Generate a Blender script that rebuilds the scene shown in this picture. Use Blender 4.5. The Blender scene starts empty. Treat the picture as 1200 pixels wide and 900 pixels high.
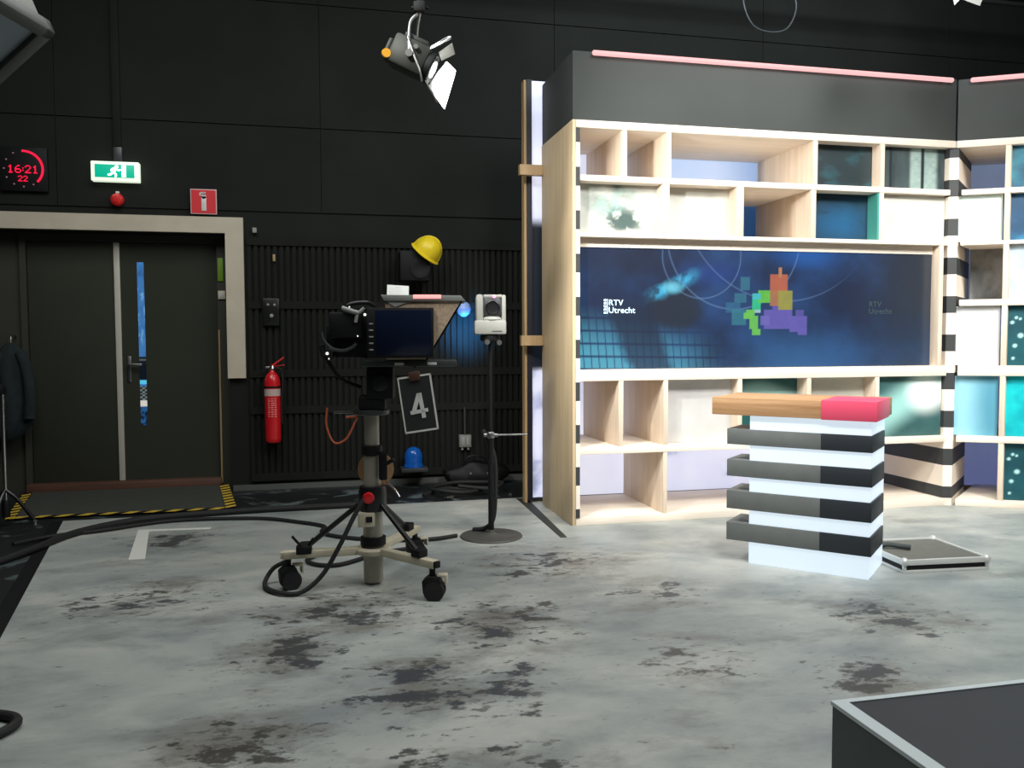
import bpy, bmesh, math, random
import numpy as np
from mathutils import Vector, Matrix
random.seed(7)
SC = bpy.context.scene
COL = SC.collection
PI = math.pi

# ------------------------------------------------------------------ helpers
def lin(r, g, b):
    f = lambda c: (c/255/12.92) if c/255 <= .04045 else ((c/255+.055)/1.055)**2.4
    return (f(r), f(g), f(b), 1)

def mat(name, col, rough=.6, metal=0, emit=None, strength=0, noise=0, nscale=8, stretch=(1,1,1), bump=0, spec=.5, trans=0, coat=0):
    m = bpy.data.materials.new(name); m.use_nodes = True
    nt = m.node_tree; b = nt.nodes['Principled BSDF']
    b.inputs['Base Color'].default_value = col
    b.inputs['Roughness'].default_value = rough
    b.inputs['Metallic'].default_value = metal
    b.inputs['Specular IOR Level'].default_value = spec
    b.inputs['Coat Weight'].default_value = coat
    if trans: b.inputs['Transmission Weight'].default_value = trans
    if emit:
        b.inputs['Emission Color'].default_value = emit
        b.inputs['Emission Strength'].default_value = strength
    if noise or bump:
        tc = nt.nodes.new('ShaderNodeTexCoord'); mp = nt.nodes.new('ShaderNodeMapping')
        mp.inputs['Scale'].default_value = stretch
        nz = nt.nodes.new('ShaderNodeTexNoise'); nz.inputs['Scale'].default_value = nscale
        nz.inputs['Detail'].default_value = 6; nz.inputs['Roughness'].default_value = .6
        nt.links.new(tc.outputs['Object'], mp.inputs['Vector']); nt.links.new(mp.outputs['Vector'], nz.inputs['Vector'])
        if noise:
            rp = nt.nodes.new('ShaderNodeValToRGB')
            lo = tuple(c*(1-noise) for c in col[:3])+(1,); hi = tuple(min(1, c*(1+noise)) for c in col[:3])+(1,)
            rp.color_ramp.elements[0].color = lo; rp.color_ramp.elements[1].color = hi
            rp.color_ramp.elements[0].position = .3; rp.color_ramp.elements[1].position = .7
            nt.links.new(nz.outputs['Fac'], rp.inputs['Fac']); nt.links.new(rp.outputs['Color'], b.inputs['Base Color'])
        if bump:
            bp = nt.nodes.new('ShaderNodeBump'); bp.inputs['Strength'].default_value = bump; bp.inputs['Distance'].default_value = .01
            nt.links.new(nz.outputs['Fac'], bp.inputs['Height']); nt.links.new(bp.outputs['Normal'], b.inputs['Normal'])
    return m

def picmat(name, emit=0., rough=.5, base=1.):
    """colours come from the mesh's own picture attribute (a print or a screen)"""
    m = bpy.data.materials.new(name); m.use_nodes = True
    nt = m.node_tree; b = nt.nodes['Principled BSDF']
    at = nt.nodes.new('ShaderNodeVertexColor'); at.layer_name = 'picture'
    b.inputs['Roughness'].default_value = rough
    if base > 0: nt.links.new(at.outputs['Color'], b.inputs['Base Color'])
    else: b.inputs['Base Color'].default_value = (.01, .01, .012, 1)
    if emit:
        nt.links.new(at.outputs['Color'], b.inputs['Emission Color'])
        b.inputs['Emission Strength'].default_value = emit
    return m

def wmat(o):
    m = Matrix.Identity(4)
    while o is not None:
        m = o.matrix_basis @ m; o = o.parent
    return m

def link_mesh(name, me, m, parent=None):
    if isinstance(m, (list, tuple)):
        for x in m: me.materials.append(x)
    elif m: me.materials.append(m)
    o = bpy.data.objects.new(name, me); COL.objects.link(o)
    if parent is not None:
        me.transform(wmat(parent).inverted()); o.parent = parent
    else:
        co = np.array([v.co for v in me.vertices]); lo = co.min(0); hi = co.max(0)
        c = Vector(((lo[0]+hi[0])/2, (lo[1]+hi[1])/2, lo[2]))
        me.transform(Matrix.Translation(-c)); o.location = c
    return o

class MB:
    def __init__(s): s.bm = bmesh.new(); s.mi = 0
    def _done(s, faces):
        for f in faces: f.material_index = s.mi
    def box(s, a, b, M=None, bev=0):
        t = bmesh.new()
        vs = [t.verts.new((x, y, z)) for x in (a[0], b[0]) for y in (a[1], b[1]) for z in (a[2], b[2])]
        for q in ((0,1,3,2),(4,6,7,5),(0,4,5,1),(2,3,7,6),(0,2,6,4),(1,5,7,3)): t.faces.new([vs[i] for i in q])
        bmesh.ops.recalc_face_normals(t, faces=t.faces)
        if bev: bmesh.ops.bevel(t, geom=list(t.edges), offset=bev, segments=2, affect='EDGES', profile=.5)
        if M is not None: t.transform(M)
        s.merge(t); return s
    def merge(s, t):
        me = bpy.data.meshes.new('tmp'); t.to_mesh(me); t.free()
        n0 = len(s.bm.faces); s.bm.from_mesh(me); bpy.data.meshes.remove(me)
        s.bm.faces.ensure_lookup_table()
        s._done(s.bm.faces[n0:])
    def cyl(s, p0, p1, r0, r1=None, n=24, cap=True):
        r1 = r0 if r1 is None else r1
        p0, p1 = Vector(p0), Vector(p1); d = (p1-p0).normalized()
        a = d.orthogonal().normalized(); b = d.cross(a)
        t = bmesh.new(); R = []
        for p, r in ((p0, r0), (p1, r1)):
            R.append([t.verts.new(p+a*r*math.cos(2*PI*i/n)+b*r*math.sin(2*PI*i/n)) for i in range(n)])
        for i in range(n): t.faces.new((R[0][i], R[0][(i+1)%n], R[1][(i+1)%n], R[1][i]))
        if cap: t.faces.new(R[0][::-1]); t.faces.new(R[1])
        bmesh.ops.recalc_face_normals(t, faces=t.faces)
        s.merge(t); return s
    def lathe(s, prof, o=(0,0,0), axis=(0,0,1), n=32, squash=None):
        """prof: list of (radius, height along the axis)"""
        o = Vector(o); d = Vector(axis).normalized(); a = d.orthogonal().normalized(); b = d.cross(a)
        t = bmesh.new(); rings = []
        for r, h in prof:
            if r < 1e-5: rings.append([t.verts.new(o+d*h)])
            else: rings.append([t.verts.new(o+d*h+a*r*math.cos(2*PI*i/n)+b*r*math.sin(2*PI*i/n)) for i in range(n)])
        for A, B in zip(rings, rings[1:]):
            for i in range(n):
                j = (i+1) % n
                if len(A) == 1 and len(B) == 1: continue
                if len(A) == 1: t.faces.new((A[0], B[j], B[i]))
                elif len(B) == 1: t.faces.new((A[i], A[j], B[0]))
                else: t.faces.new((A[i], A[j], B[j], B[i]))
        if len(rings[0]) > 1: t.faces.new(rings[0][::-1])
        if len(rings[-1]) > 1: t.faces.new(rings[-1])
        bmesh.ops.recalc_face_normals(t, faces=t.faces)
        if squash: t.transform(squash)
        s.merge(t); return s
    def tube(s, pts, r, n=10, sub=6, closed=False):
        P = [Vector(p) for p in pts]
        if sub > 1 and len(P) > 2:
            Q = []; m = len(P)
            rng = range(m if closed else m-1)
            for i in rng:
                g = (lambda k: P[k % m]) if closed else (lambda k: P[max(0, min(m-1, k))])
                p0, p1, p2, p3 = g(i-1), g(i), g(i+1), g(i+2)
                for k in range(sub):
                    u = k/sub
                    Q.append(.5*((2*p1)+(p2-p0)*u+(2*p0-5*p1+4*p2-p3)*u*u+(3*p1-p0-3*p2+p3)*u**3))
            if not closed: Q.append(P[-1])
            P = Q
        t = bmesh.new(); rings = []; a = None
        for i, p in enumerate(P):
            if closed: d = P[(i+1) % len(P)]-P[i-1]
            else: d = P[min(i+1, len(P)-1)]-P[max(i-1, 0)]
            if d.length < 1e-9: d = Vector((0,0,1))
            d.normalize()
            a = d.orthogonal().normalized() if a is None else (a-d*a.dot(d)).normalized()
            b = d.cross(a)
            rings.append([t.verts.new(p+a*r*math.cos(2*PI*k/n)+b*r*math.sin(2*PI*k/n)) for k in range(n)])
        L = list(zip(rings, rings[1:]))+([(rings[-1], rings[0])] if closed else [])
        for A, B in L:
            for k in range(n): t.faces.new((A[k], A[(k+1)%n], B[(k+1)%n], B[k]))
        if not closed: t.faces.new(rings[0][::-1]); t.faces.new(rings[-1])
        bmesh.ops.recalc_face_normals(t, faces=t.faces)
        s.merge(t); return s
    def prism(s, poly, vec, bev=0):
        """poly: 3-D points of one face, vec: extrusion"""
        t = bmesh.new(); v = Vector(vec)
        A = [t.verts.new(p) for p in poly]; B = [t.verts.new(Vector(p)+v) for p in poly]; n = len(A)
        t.faces.new(A[::-1]); t.faces.new(B)
        for i in range(n): t.faces.new((A[i], A[(i+1)%n], B[(i+1)%n], B[i]))
        bmesh.ops.recalc_face_normals(t, faces=t.faces)
        if bev: bmesh.ops.bevel(t, geom=list(t.edges), offset=bev, segments=2, affect='EDGES', profile=.5)
        s.merge(t); return s
    def mesh(s, me, M=None):
        t = bmesh.new(); t.from_mesh(me)
        if M is not None: t.transform(M)
        s.merge(t); return s
    def build(s, name, m, parent=None, smooth=True):
        me = bpy.data.meshes.new(name); s.bm.to_mesh(me); s.bm.free()
        if smooth:
            me.polygons.foreach_set('use_smooth', [True]*len(me.polygons))
            me.set_sharp_from_angle(angle=math.radians(32))
        return link_mesh(name, me, m, parent)

def tag(o, label=None, cat=None, group=None, kind=None):
    if label: o['label'] = label
    if cat: o['category'] = cat
    if group: o['group'] = group
    if kind: o['kind'] = kind
    return o

def thing(name, loc, label, cat, group=None, rz=0, M=None):
    o = bpy.data.objects.new(name, None); COL.objects.link(o)
    o.empty_display_size = .05
    if M is not None: o.matrix_basis = M
    else: o.location = loc; o.rotation_euler = (0, 0, rz); o.matrix_basis = Matrix.Translation(loc) @ Matrix.Rotation(rz, 4, 'Z')
    return tag(o, label, cat, group)

def copy_tree(o, parent=None):
    c = o.copy(); COL.objects.link(c)
    if parent is not None: c.parent = parent
    for ch in list(o.children): copy_tree(ch, c)
    return c

def struct(o, label=None): return tag(o, label, kind='structure')

def textmesh(body, size, depth=.002, offset=0, spacing=1):
    cu = bpy.data.curves.new('txt', 'FONT'); cu.body = body; cu.size = size; cu.extrude = depth/2; cu.offset = offset
    cu.align_x = 'CENTER'; cu.align_y = 'CENTER'; cu.space_character = spacing
    o = bpy.data.objects.new('txt', cu); COL.objects.link(o)
    dg = bpy.context.evaluated_depsgraph_get(); me = bpy.data.meshes.new_from_object(o.evaluated_get(dg))
    bpy.data.objects.remove(o); bpy.data.curves.remove(cu)
    return me

def frame(origin, right, up):
    r = Vector(right).normalized(); u = Vector(up); u = (u-r*u.dot(r)).normalized(); n = r.cross(u)
    return Matrix(((r.x,u.x,n.x,origin[0]),(r.y,u.y,n.y,origin[1]),(r.z,u.z,n.z,origin[2]),(0,0,0,1)))

# value noise on arrays, for the pictures on prints and screens
def vnoise(x, y, seed=0):
    xi = np.floor(x).astype(np.int64); yi = np.floor(y).astype(np.int64); fx = x-xi; fy = y-yi
    fx = fx*fx*(3-2*fx); fy = fy*fy*(3-2*fy)
    def h(a, b):
        n = (a*374761393 + b*668265263 + seed*982451653) & 0x7fffffff
        n = ((n ^ (n >> 13))*1274126177) & 0x7fffffff
        return ((n ^ (n >> 16)) & 0xffff)/65535.
    return (h(xi,yi)*(1-fx)+h(xi+1,yi)*fx)*(1-fy)+(h(xi,yi+1)*(1-fx)+h(xi+1,yi+1)*fx)*fy
def fbm(x, y, seed=0, oct=5):
    t = 0; a = .5; s = 0
    for i in range(oct):
        t = t+a*vnoise(x*2**i, y*2**i, seed+i*17); s += a; a *= .55
    return t/s
def sm(a, b, x): t = np.clip((x-a)/(b-a), 0, 1); return t*t*(3-2*t)
def C(r, g, b): return np.array(lin(r, g, b)[:3])
def mix(a, b, t): t = np.asarray(t)[..., None]; return a*(1-t)+b*t

def picture(name, origin, right, up, w, h, nx, ny, fn, m, parent=None, thick=.01, edge=None):
    """a print or screen: a thin slab whose front face carries the picture"""
    M = frame(origin, right, up)
    u, v = np.meshgrid(np.linspace(0,1,nx+1), np.linspace(0,1,ny+1))
    cols = fn(u, v)                               # (ny+1, nx+1, 3) linear
    N = (nx+1)*(ny+1)
    co = np.zeros((N+8, 3)); co[:N,0] = (u*w).ravel(); co[:N,1] = (v*h).ravel()
    k = 0
    for z in (0, -thick):
        for (a, b) in ((0,0),(w,0),(w,h),(0,h)): co[N+k] = (a, b, z); k += 1
    idx = np.arange(N).reshape(ny+1, nx+1)
    F = np.stack([idx[:-1,:-1], idx[:-1,1:], idx[1:,1:], idx[1:,:-1]], -1).reshape(-1,4).tolist()
    nf = len(F)
    b = N
    F += [[b,b+4,b+5,b+1],[b+1,b+5,b+6,b+2],[b+2,b+6,b+7,b+3],[b+3,b+7,b+4,b],[b+7,b+6,b+5,b+4]]
    me = bpy.data.meshes.new(name); me.from_pydata(co.tolist(), [], F)
    ca = me.color_attributes.new('picture', 'FLOAT_COLOR', 'POINT')
    full = np.ones((N+8, 4)); full[:N,:3] = cols.reshape(-1,3); full[N:,:3] = .05
    ca.data.foreach_set('color', full.ravel().astype(np.float32))
    me.transform(M)
    mats = [m, edge] if edge else [m]
    o = link_mesh(name, me, mats, parent)
    if edge:
        mi = [0]*nf+[1]*5; me.polygons.foreach_set('material_index', mi)
    return o

# ------------------------------------------------------------------ materials
M_wall = mat('black_paint', lin(34,36,33), .85, spec=.2, noise=.18, nscale=1.2)
M_slat = mat('black_slats', lin(31,32,28), .8, spec=.2, noise=.15, nscale=3)
M_blackfloor = mat('black_floor', lin(34,36,36), .45, noise=.3, nscale=3)
M_ceil = mat('ceiling_black', lin(24,25,26), .9)
M_door = mat('door_charcoal', lin(56,58,49), .85, spec=.2, noise=.06, nscale=2)
M_doorframe = mat('door_dark_frame', lin(60,60,52), .55)
M_surround = mat('surround_taupe', lin(203,192,172), .6, noise=.06, nscale=5)
M_mull = mat('door_edge_strip', lin(200,195,182), .5)
M_chrome = mat('chrome', (.75,.75,.74,1), .18, 1)
M_steel = mat('steel', (.42,.42,.41,1), .35, 1)
M_thresh = mat('red_brown_wood', lin(96,64,52), .6, noise=.25, nscale=6, stretch=(.3,4,4))
M_ramp = mat('ramp_rubber', lin(62,64,58), .85, noise=.1, nscale=12)
M_yellow = mat('hazard_yellow', lin(215,180,60), .6)
M_black = mat('matte_black', (.006,.006,.007,1), .6, spec=.3)
M_blackgl = mat('satin_black', (.012,.012,.013,1), .3)
M_rubber = mat('rubber_black', (.012,.012,.012,1), .7)
M_tape = mat('white_tape', lin(225,224,215), .6)
M_red = mat('red_enamel', lin(215,28,36), .3, coat=.4)
M_redsign = mat('red_sign', lin(225,45,55), .45)
M_ptz = mat('robot_camera_white', lin(160,160,153), .5)
M_white = mat('white_plastic', lin(225,225,220), .4)
M_label = mat('label_white', lin(205,180,172), .6)
M_grey = mat('grey_plastic', lin(150,152,148), .5)
M_greydk = mat('dark_grey_metal', lin(72,75,76), .4, .3)
M_cream = mat('cream_enamel', lin(205,196,172), .45, noise=.06, nscale=9)
M_column = mat('column_grey_enamel', lin(160,156,142), .4, noise=.05, nscale=6)
M_tan = mat('tan_disc', lin(185,145,105), .6, noise=.15, nscale=12)
M_orange = mat('orange_cable', lin(200,95,60), .5)
M_hat = mat('yellow_shell', lin(255,225,45), .35)
M_paper = mat('paper', lin(235,238,235), .8)
M_fabric = mat('hood_fabric', lin(186,164,140), .9, noise=.25, nscale=60, bump=.3)
M_navy = mat('navy_screen', lin(20,28,48), .15)
M_glass = mat('dark_glass', lin(22,28,36), .05)
M_fascia = mat('fascia_grey', lin(62,66,64), .7, noise=.06, nscale=2)
M_gunmetal = mat('lamp_housing', lin(48,51,46), .5, .2)
M_leakglow = mat('amber_leak', lin(230,170,60), .3, emit=lin(255,180,60), strength=.2)  # self-glowing colour for lamp light leaking out of the housing
M_teal_cloth = mat('jacket_cloth', lin(30,40,42), .95, noise=.3, nscale=14)
M_platside = mat('platform_side', lin(84,92,90), .6, noise=.05, nscale=4)
M_plattop = mat('platform_top', lin(44,47,54), .55, noise=.08, nscale=6)
M_platedge = mat('platform_edge', lin(205,215,216), .4)
M_alu = mat('aluminium', (.72,.73,.71,1), .4, .35)
M_casetop = mat('case_top', lin(105,105,98), .7, noise=.1, nscale=20)
M_bandgrey = mat('band_grey', lin(108,112,111), .5, noise=.08, nscale=10)
M_bandblack = mat('band_black', lin(40,46,52), .5)
M_pink = mat('pink_lacquer', lin(228,82,112), .4)
M_stripeb = mat('stripe_black', lin(52,54,54), .6)
M_stripew = mat('stripe_white', lin(240,228,212), .55)
M_lightbox = mat('lit_acrylic', lin(150,158,165), .35, emit=lin(222,238,250), strength=.84)
M_tube = mat('pink_tube', lin(150,60,60), .4, emit=lin(255,196,196), strength=1)
M_exitcase = mat('exit_case', lin(235,245,225), .4, emit=lin(235,250,225), strength=.8)
M_exitgreen = mat('exit_green', lin(0,150,120), .4, emit=lin(10,175,140), strength=.85)
M_exitwhite = mat('exit_pictogram', (1,1,1,1), .4, emit=(1,1,1,1), strength=4)
M_clockred = mat('led_red', lin(230,20,60), .4, emit=lin(245,25,65), strength=1.1)
M_clockdim = mat('led_dim', lin(150,110,110), .4, emit=lin(120,85,85), strength=.6)
M_ledwhite = mat('led_white', (1,1,1,1), .4, emit=(1,1,1,1), strength=1.2)
M_tally = mat('tally_pink', lin(255,150,150), .4, emit=lin(255,165,160), strength=1.0)
M_ptzled = mat('tally_magenta', lin(255,120,160), .4, emit=lin(255,130,170), strength=2.2)
M_lens = mat('lamp_lens', (1,1,1,1), .4, emit=(1,.99,.96,1), strength=30)
M_barn = mat('barn_door_metal', lin(205,208,205), .5)
M_blue = mat('blue_dome', lin(20,84,160), .12, emit=lin(8,66,150), strength=.2, coat=.6)
M_bluelens = mat('blue_lens', lin(150,180,230), .2, emit=lin(70,95,180), strength=.3)
M_screentext = mat('screen_letters', lin(200,230,240), .5, emit=lin(195,228,240), strength=.7)
M_screenfaint = mat('screen_letters_faint', (.01,.012,.012,1), .5, emit=lin(56,78,86), strength=.9)
M_rigblack = mat('rig_pipe', (.02,.02,.02,1), .5)
M_monshell = mat('monitor_silver', lin(168,168,162), .5)
M_monscreen = mat('monitor_glass', lin(150,162,170), .25)
M_greenplate = mat('green_plate', lin(120,160,40), .5)
M_print = picmat('printed_panel', 0, .45)
M_backlit = picmat('backlit_print', .72, .6)
M_screen = picmat('video_screen', .95, .25, base=0)
M_vision = picmat('lit_pane', .9, .15, base=0)
M_purple = mat('dark_purple_panel', lin(20,20,34), .5)

def wood_mat(name, c0, c1, axis='Z', rough=.55, scale=1.):
    m = bpy.data.materials.new(name); m.use_nodes = True
    nt = m.node_tree; b = nt.nodes['Principled BSDF']; b.inputs['Roughness'].default_value = rough
    tc = nt.nodes.new('ShaderNodeTexCoord'); mp = nt.nodes.new('ShaderNodeMapping')
    s = {'Z': (9,9,.45), 'X': (.45,9,9), 'Y': (9,.45,9)}[axis]
    mp.inputs['Scale'].default_value = tuple(x*scale for x in s)
    nz = nt.nodes.new('ShaderNodeTexNoise'); nz.inputs['Scale'].default_value = 2.2; nz.inputs['Detail'].default_value = 7; nz.inputs['Roughness'].default_value = .65
    nz.inputs['Distortion'].default_value = .4
    rp = nt.nodes.new('ShaderNodeValToRGB'); rp.color_ramp.elements[0].color = c0; rp.color_ramp.elements[1].color = c1
    rp.color_ramp.elements[0].position = .32; rp.color_ramp.elements[1].position = .68
    nt.links.new(tc.outputs['Object'], mp.inputs['Vector']); nt.links.new(mp.outputs['Vector'], nz.inputs['Vector'])
    nt.links.new(nz.outputs['Fac'], rp.inputs['Fac']); nt.links.new(rp.outputs['Color'], b.inputs['Base Color'])
    return m
M_pineZ = wood_mat('birch_ply_upright', lin(210,190,168), lin(230,213,192), 'Z')
M_pineX = wood_mat('birch_ply_board', lin(228,214,196), lin(242,231,216), 'X')
M_pineS = wood_mat('birch_ply_side', lin(196,172,136), lin(216,194,158), 'Z')
M_oak = wood_mat('oak_slab', lin(160,116,78), lin(198,158,116), 'X', scale=1.6)
M_stud = wood_mat('stud_timber', lin(160,132,92), lin(184,156,116), 'Z')

def floor_mat():
    m = bpy.data.materials.new('painted_concrete_floor'); m.use_nodes = True
    nt = m.node_tree; N = nt.nodes; Lk = nt.links; b = N['Principled BSDF']
    b.inputs['Roughness'].default_value = .42; b.inputs['Specular IOR Level'].default_value = .35
    tc = N.new('ShaderNodeNewGeometry')
    def mapping(sx, sy, rz=0, off=(0,0,0)):
        mp = N.new('ShaderNodeMapping'); mp.inputs['Scale'].default_value = (sx, sy, 1); mp.inputs['Rotation'].default_value = (0,0,rz); mp.inputs['Location'].default_value = off
        Lk.new(tc.outputs['Position'], mp.inputs['Vector']); return mp.outputs['Vector']
    def noise(vec, sc, det, ro, dist=0):
        n = N.new('ShaderNodeTexNoise'); n.inputs['Scale'].default_value = sc; n.inputs['Detail'].default_value = det
        n.inputs['Roughness'].default_value = ro; n.inputs['Distortion'].default_value = dist; Lk.new(vec, n.inputs['Vector']); return n.outputs['Fac']
    def ramp(f, pts):
        r = N.new('ShaderNodeValToRGB'); e = r.color_ramp.elements
        while len(e) < len(pts): e.new(.5)
        for el, (p, c) in zip(e, pts): el.position = p; el.color = c
        Lk.new(f, r.inputs['Fac']); return r.outputs['Color']
    def mathn(op, a, bb):
        n = N.new('ShaderNodeMath'); n.operation = op
        for i, x in enumerate((a, bb)):
            if isinstance(x, (int, float)): n.inputs[i].default_value = x
            else: Lk.new(x, n.inputs[i])
        return n.outputs[0]
    def mixc(f, a, bb):
        n = N.new('ShaderNodeMix'); n.data_type = 'RGBA'
        Lk.new(f, n.inputs['Factor'])
        for k, x in ((6, a), (7, bb)):
            if isinstance(x, tuple): n.inputs[k].default_value = x
            else: Lk.new(x, n.inputs[k])
        return n.outputs[2]
    base = ramp(noise(mapping(.7,1.0,.3), 1.3, 9, .6, .3), [(.30, lin(142,149,149)), (.5, lin(170,174,169)), (.70, lin(198,197,188))])
    wash = ramp(noise(mapping(.7,1.2,-.2,(3,1,0)), 1.9, 10, .66, .3), [(.47,(0,0,0,1)),(.66,(1,1,1,1))])
    base = mixc(mathn('MULTIPLY', wash, .6), base, lin(112,121,124))
    # regions where the dark paint has flaked through
    reg = None
    for (x, y, r) in ((-.15,4.12,.6),(.45,3.6,.85),(1.45,5.45,.85),(.75,3.45,.5),(2.35,3.2,.5),(1.72,3.6,.5),(.1,4.75,.9),(-1.0,5.2,.7),(-.3,3.2,.55),(-1.1,6.7,.6),(2.0,4.6,.5),(3.0,3.9,.6),(-1.35,5.1,.4),(.9,4.3,.8),(.5,2.7,.7)):
        d = N.new('ShaderNodeVectorMath'); d.operation = 'DISTANCE'; Lk.new(tc.outputs['Position'], d.inputs[0]); d.inputs[1].default_value = (x, y, 0)
        mr = N.new('ShaderNodeMapRange'); mr.interpolation_type = 'SMOOTHSTEP'
        mr.inputs['From Min'].default_value = 0; mr.inputs['From Max'].default_value = r; mr.inputs['To Min'].default_value = 1; mr.inputs['To Max'].default_value = 0
        Lk.new(d.outputs['Value'], mr.inputs['Value'])
        reg = mr.outputs['Result'] if reg is None else mathn('MAXIMUM', reg, mr.outputs['Result'])
    mott = noise(mapping(.8,1.0,.1,(2,7,0)), 2.4, 6, .6)
    reg = mathn('MULTIPLY', reg, mathn('ADD', .35, mathn('MULTIPLY', mott, 1.2)))
    smudge = ramp(mathn('ADD', noise(mapping(.6,1.0,.1,(5,2,0)), 2.6, 11, .7), mathn('MULTIPLY', reg, .17)), [(.56,(0,0,0,1)),(.74,(1,1,1,1))])
    base = mixc(mathn('MULTIPLY', smudge, .75), base, lin(110,106,98))
    bl = noise(mapping(.65,1.0,.25), 6.6, 12, .70)
    dark = ramp(mathn('ADD', bl, mathn('MULTIPLY', reg, .19)), [(.665,(0,0,0,1)),(.715,(1,1,1,1))])
    tint = ramp(noise(mapping(1,1,0,(9,0,0)), .9, 3, .5), [(.4, lin(58,55,50)), (.6, lin(52,56,64))])
    base = mixc(mathn('MULTIPLY', dark, .88), base, tint)
    spk = noise(mapping(.6,1.1,.2,(1,4,0)), 15, 8, .68)
    fine = ramp(mathn('ADD', spk, mathn('MULTIPLY', reg, .12)), [(.63,(0,0,0,1)),(.70,(1,1,1,1))])
    base = mixc(mathn('MULTIPLY', fine, .7), base, lin(76,74,70))
    Lk.new(base, b.inputs['Base Color'])
    return m
M_stage = floor_mat()

def blackfloor_mat():
    m = mat('black_studio_floor', lin(30,32,33), .42)
    nt = m.node_tree; b = nt.nodes['Principled BSDF']
    tc = nt.nodes.new('ShaderNodeTexCoord'); nz = nt.nodes.new('ShaderNodeTexNoise'); nz.inputs['Scale'].default_value = 3.2; nz.inputs['Detail'].default_value = 9; nz.inputs['Distortion'].default_value = 1
    rp = nt.nodes.new('ShaderNodeValToRGB'); rp.color_ramp.elements[0].position = .55; rp.color_ramp.elements[1].position = .68
    rp.color_ramp.elements[0].color = lin(30,32,33); rp.color_ramp.elements[1].color = lin(100,112,112)
    nt.links.new(tc.outputs['Object'], nz.inputs['Vector']); nt.links.new(nz.outputs['Fac'], rp.inputs['Fac']); nt.links.new(rp.outputs['Color'], b.inputs['Base Color'])
    return m
M_floorblack = blackfloor_mat()

# ------------------------------------------------------------------ camera
H = 1.5
F, YAW, PITCH, ROLL = 987.66, .22503, .0515, -.00408
fw = Vector((math.sin(YAW)*math.cos(PITCH), math.cos(YAW)*math.cos(PITCH), -math.sin(PITCH)))
rt = Vector((math.cos(YAW), -math.sin(YAW), 0)); up = rt.cross(fw)
r2 = rt*math.cos(ROLL)+up*math.sin(ROLL); u2 = -rt*math.sin(ROLL)+up*math.cos(ROLL)
cd = bpy.data.cameras.new('camera'); cam = bpy.data.objects.new('camera', cd); COL.objects.link(cam)
cam.matrix_world = Matrix(((r2.x,u2.x,-fw.x,0),(r2.y,u2.y,-fw.y,0),(r2.z,u2.z,-fw.z,H),(0,0,0,1)))
cd.sensor_width = 36; cd.lens = F/1200*36; cd.clip_start = .05
SC.camera = cam

# ------------------------------------------------------------------ room shell
YW = 8.85
CH = 5.6
struct(MB().box((-5,-2.5,-.1),(8.5,9.6,0)).build('floor', M_floorblack))
struct(MB().box((-5,-2.5,CH),(8.5,9.6,CH+.1)).build('ceiling', M_ceil))
struct(MB().box((-5.1,-2.5,0),(-5,9.6,CH)).build('wall_left', M_wall))
struct(MB().box((8.5,-2.5,0),(8.6,9.6,CH)).build('wall_right', M_wall))
struct(MB().box((-5,-2.6,0),(8.5,-2.5,CH)).build('wall_front', M_wall))
DX0, DX1, DZ = -3.05, -.875, 2.56       # door recess
w = MB()
w.box((-5,YW,0),(DX0,9.6,CH)); w.box((DX1,YW,0),(8.5,9.6,CH)); w.box((DX0,YW,DZ),(DX1,9.6,CH))
# upper wall cladding sheets with narrow seams
xs = [-5,-2.395,.05,2.5,4.95,7.4,8.5]
for a, b in zip(xs, xs[1:]):
    for z0, z1 in ((2.80,3.635),(3.645,4.855),(4.865,CH-.01)):
        if b < 0.1 and z0 < 3 and a < -2.4: z0 = 2.80
        w.box((a+.003,YW-.015,z0),(b-.003,YW+.02,z1))
struct(w.build('wall_back', M_wall))
# slatted acoustic cladding on the lower wall
w = MB()
X0, X1 = -.68, 4.2
for z in (2.49, 1.86, 1.17, .80, .12): w.box((X0,YW-.04,z-.03),(X1,YW+.01,z+.045))
n = int((X1-X0)/.062)
for i in range(n+1):
    x = X0+i*.062; w.box((x,YW-.028,.1),(x+.036,YW+.01,2.5))
struct(w.build('trim_1', M_slat), 'black vertical slatted cladding with horizontal rails on the lower wall')
w = MB().box((-.86,YW-.03,0),(4.2,YW,.055)); struct(w.build('baseboard_back', mat('skirting_grey', lin(92,94,90), .5)))
# concrete-look studio floor covering
w = MB()
poly = [(-2.11,7.66,0),(1.69,7.74,0),(8.3,7.74,0),(8.3,-2.3,0),(-.5,-2.3,0),(-.97,1.5,0),(-1.592,4.658,0)]
w.prism(poly, (0,0,.006)); struct(w.build('floor_stage', M_stage), 'pale grey concrete-look stage floor with dark flaked patches')
w = MB().prism([(1.80,7.70,.006),(1.90,7.66,.006),(1.815,6.08,.006),(1.765,6.08,.006)], (0,0,.003))
struct(w.build('trim_3', mat('seam_strip', lin(50,52,50), .6)), 'dark seam strip in the stage floor beside the shelf')
w = MB().prism([(-2.20,7.66,.001),(-2.10,7.66,.001),(-1.58,4.658,.001),(-.95,1.5,.001),(-1.06,1.5,.001),(-1.69,4.658,.001)], (0,0,.003))
struct(w.build('trim_4', M_black), 'black border tape along the stage edge')

# door surround (taupe band with right leg that stops part way down)
w = MB(); w.box((-3.25,YW-.06,2.57),(-.713,YW+.01,2.725)); w.box((-.885,YW-.06,1.136),(-.713,YW+.01,2.57)); w.box((-3.25,YW-.06,1.136),(-3.05,YW+.01,2.57))
struct(w.build('trim_2', M_surround), 'taupe band framing the dark double door')
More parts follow.
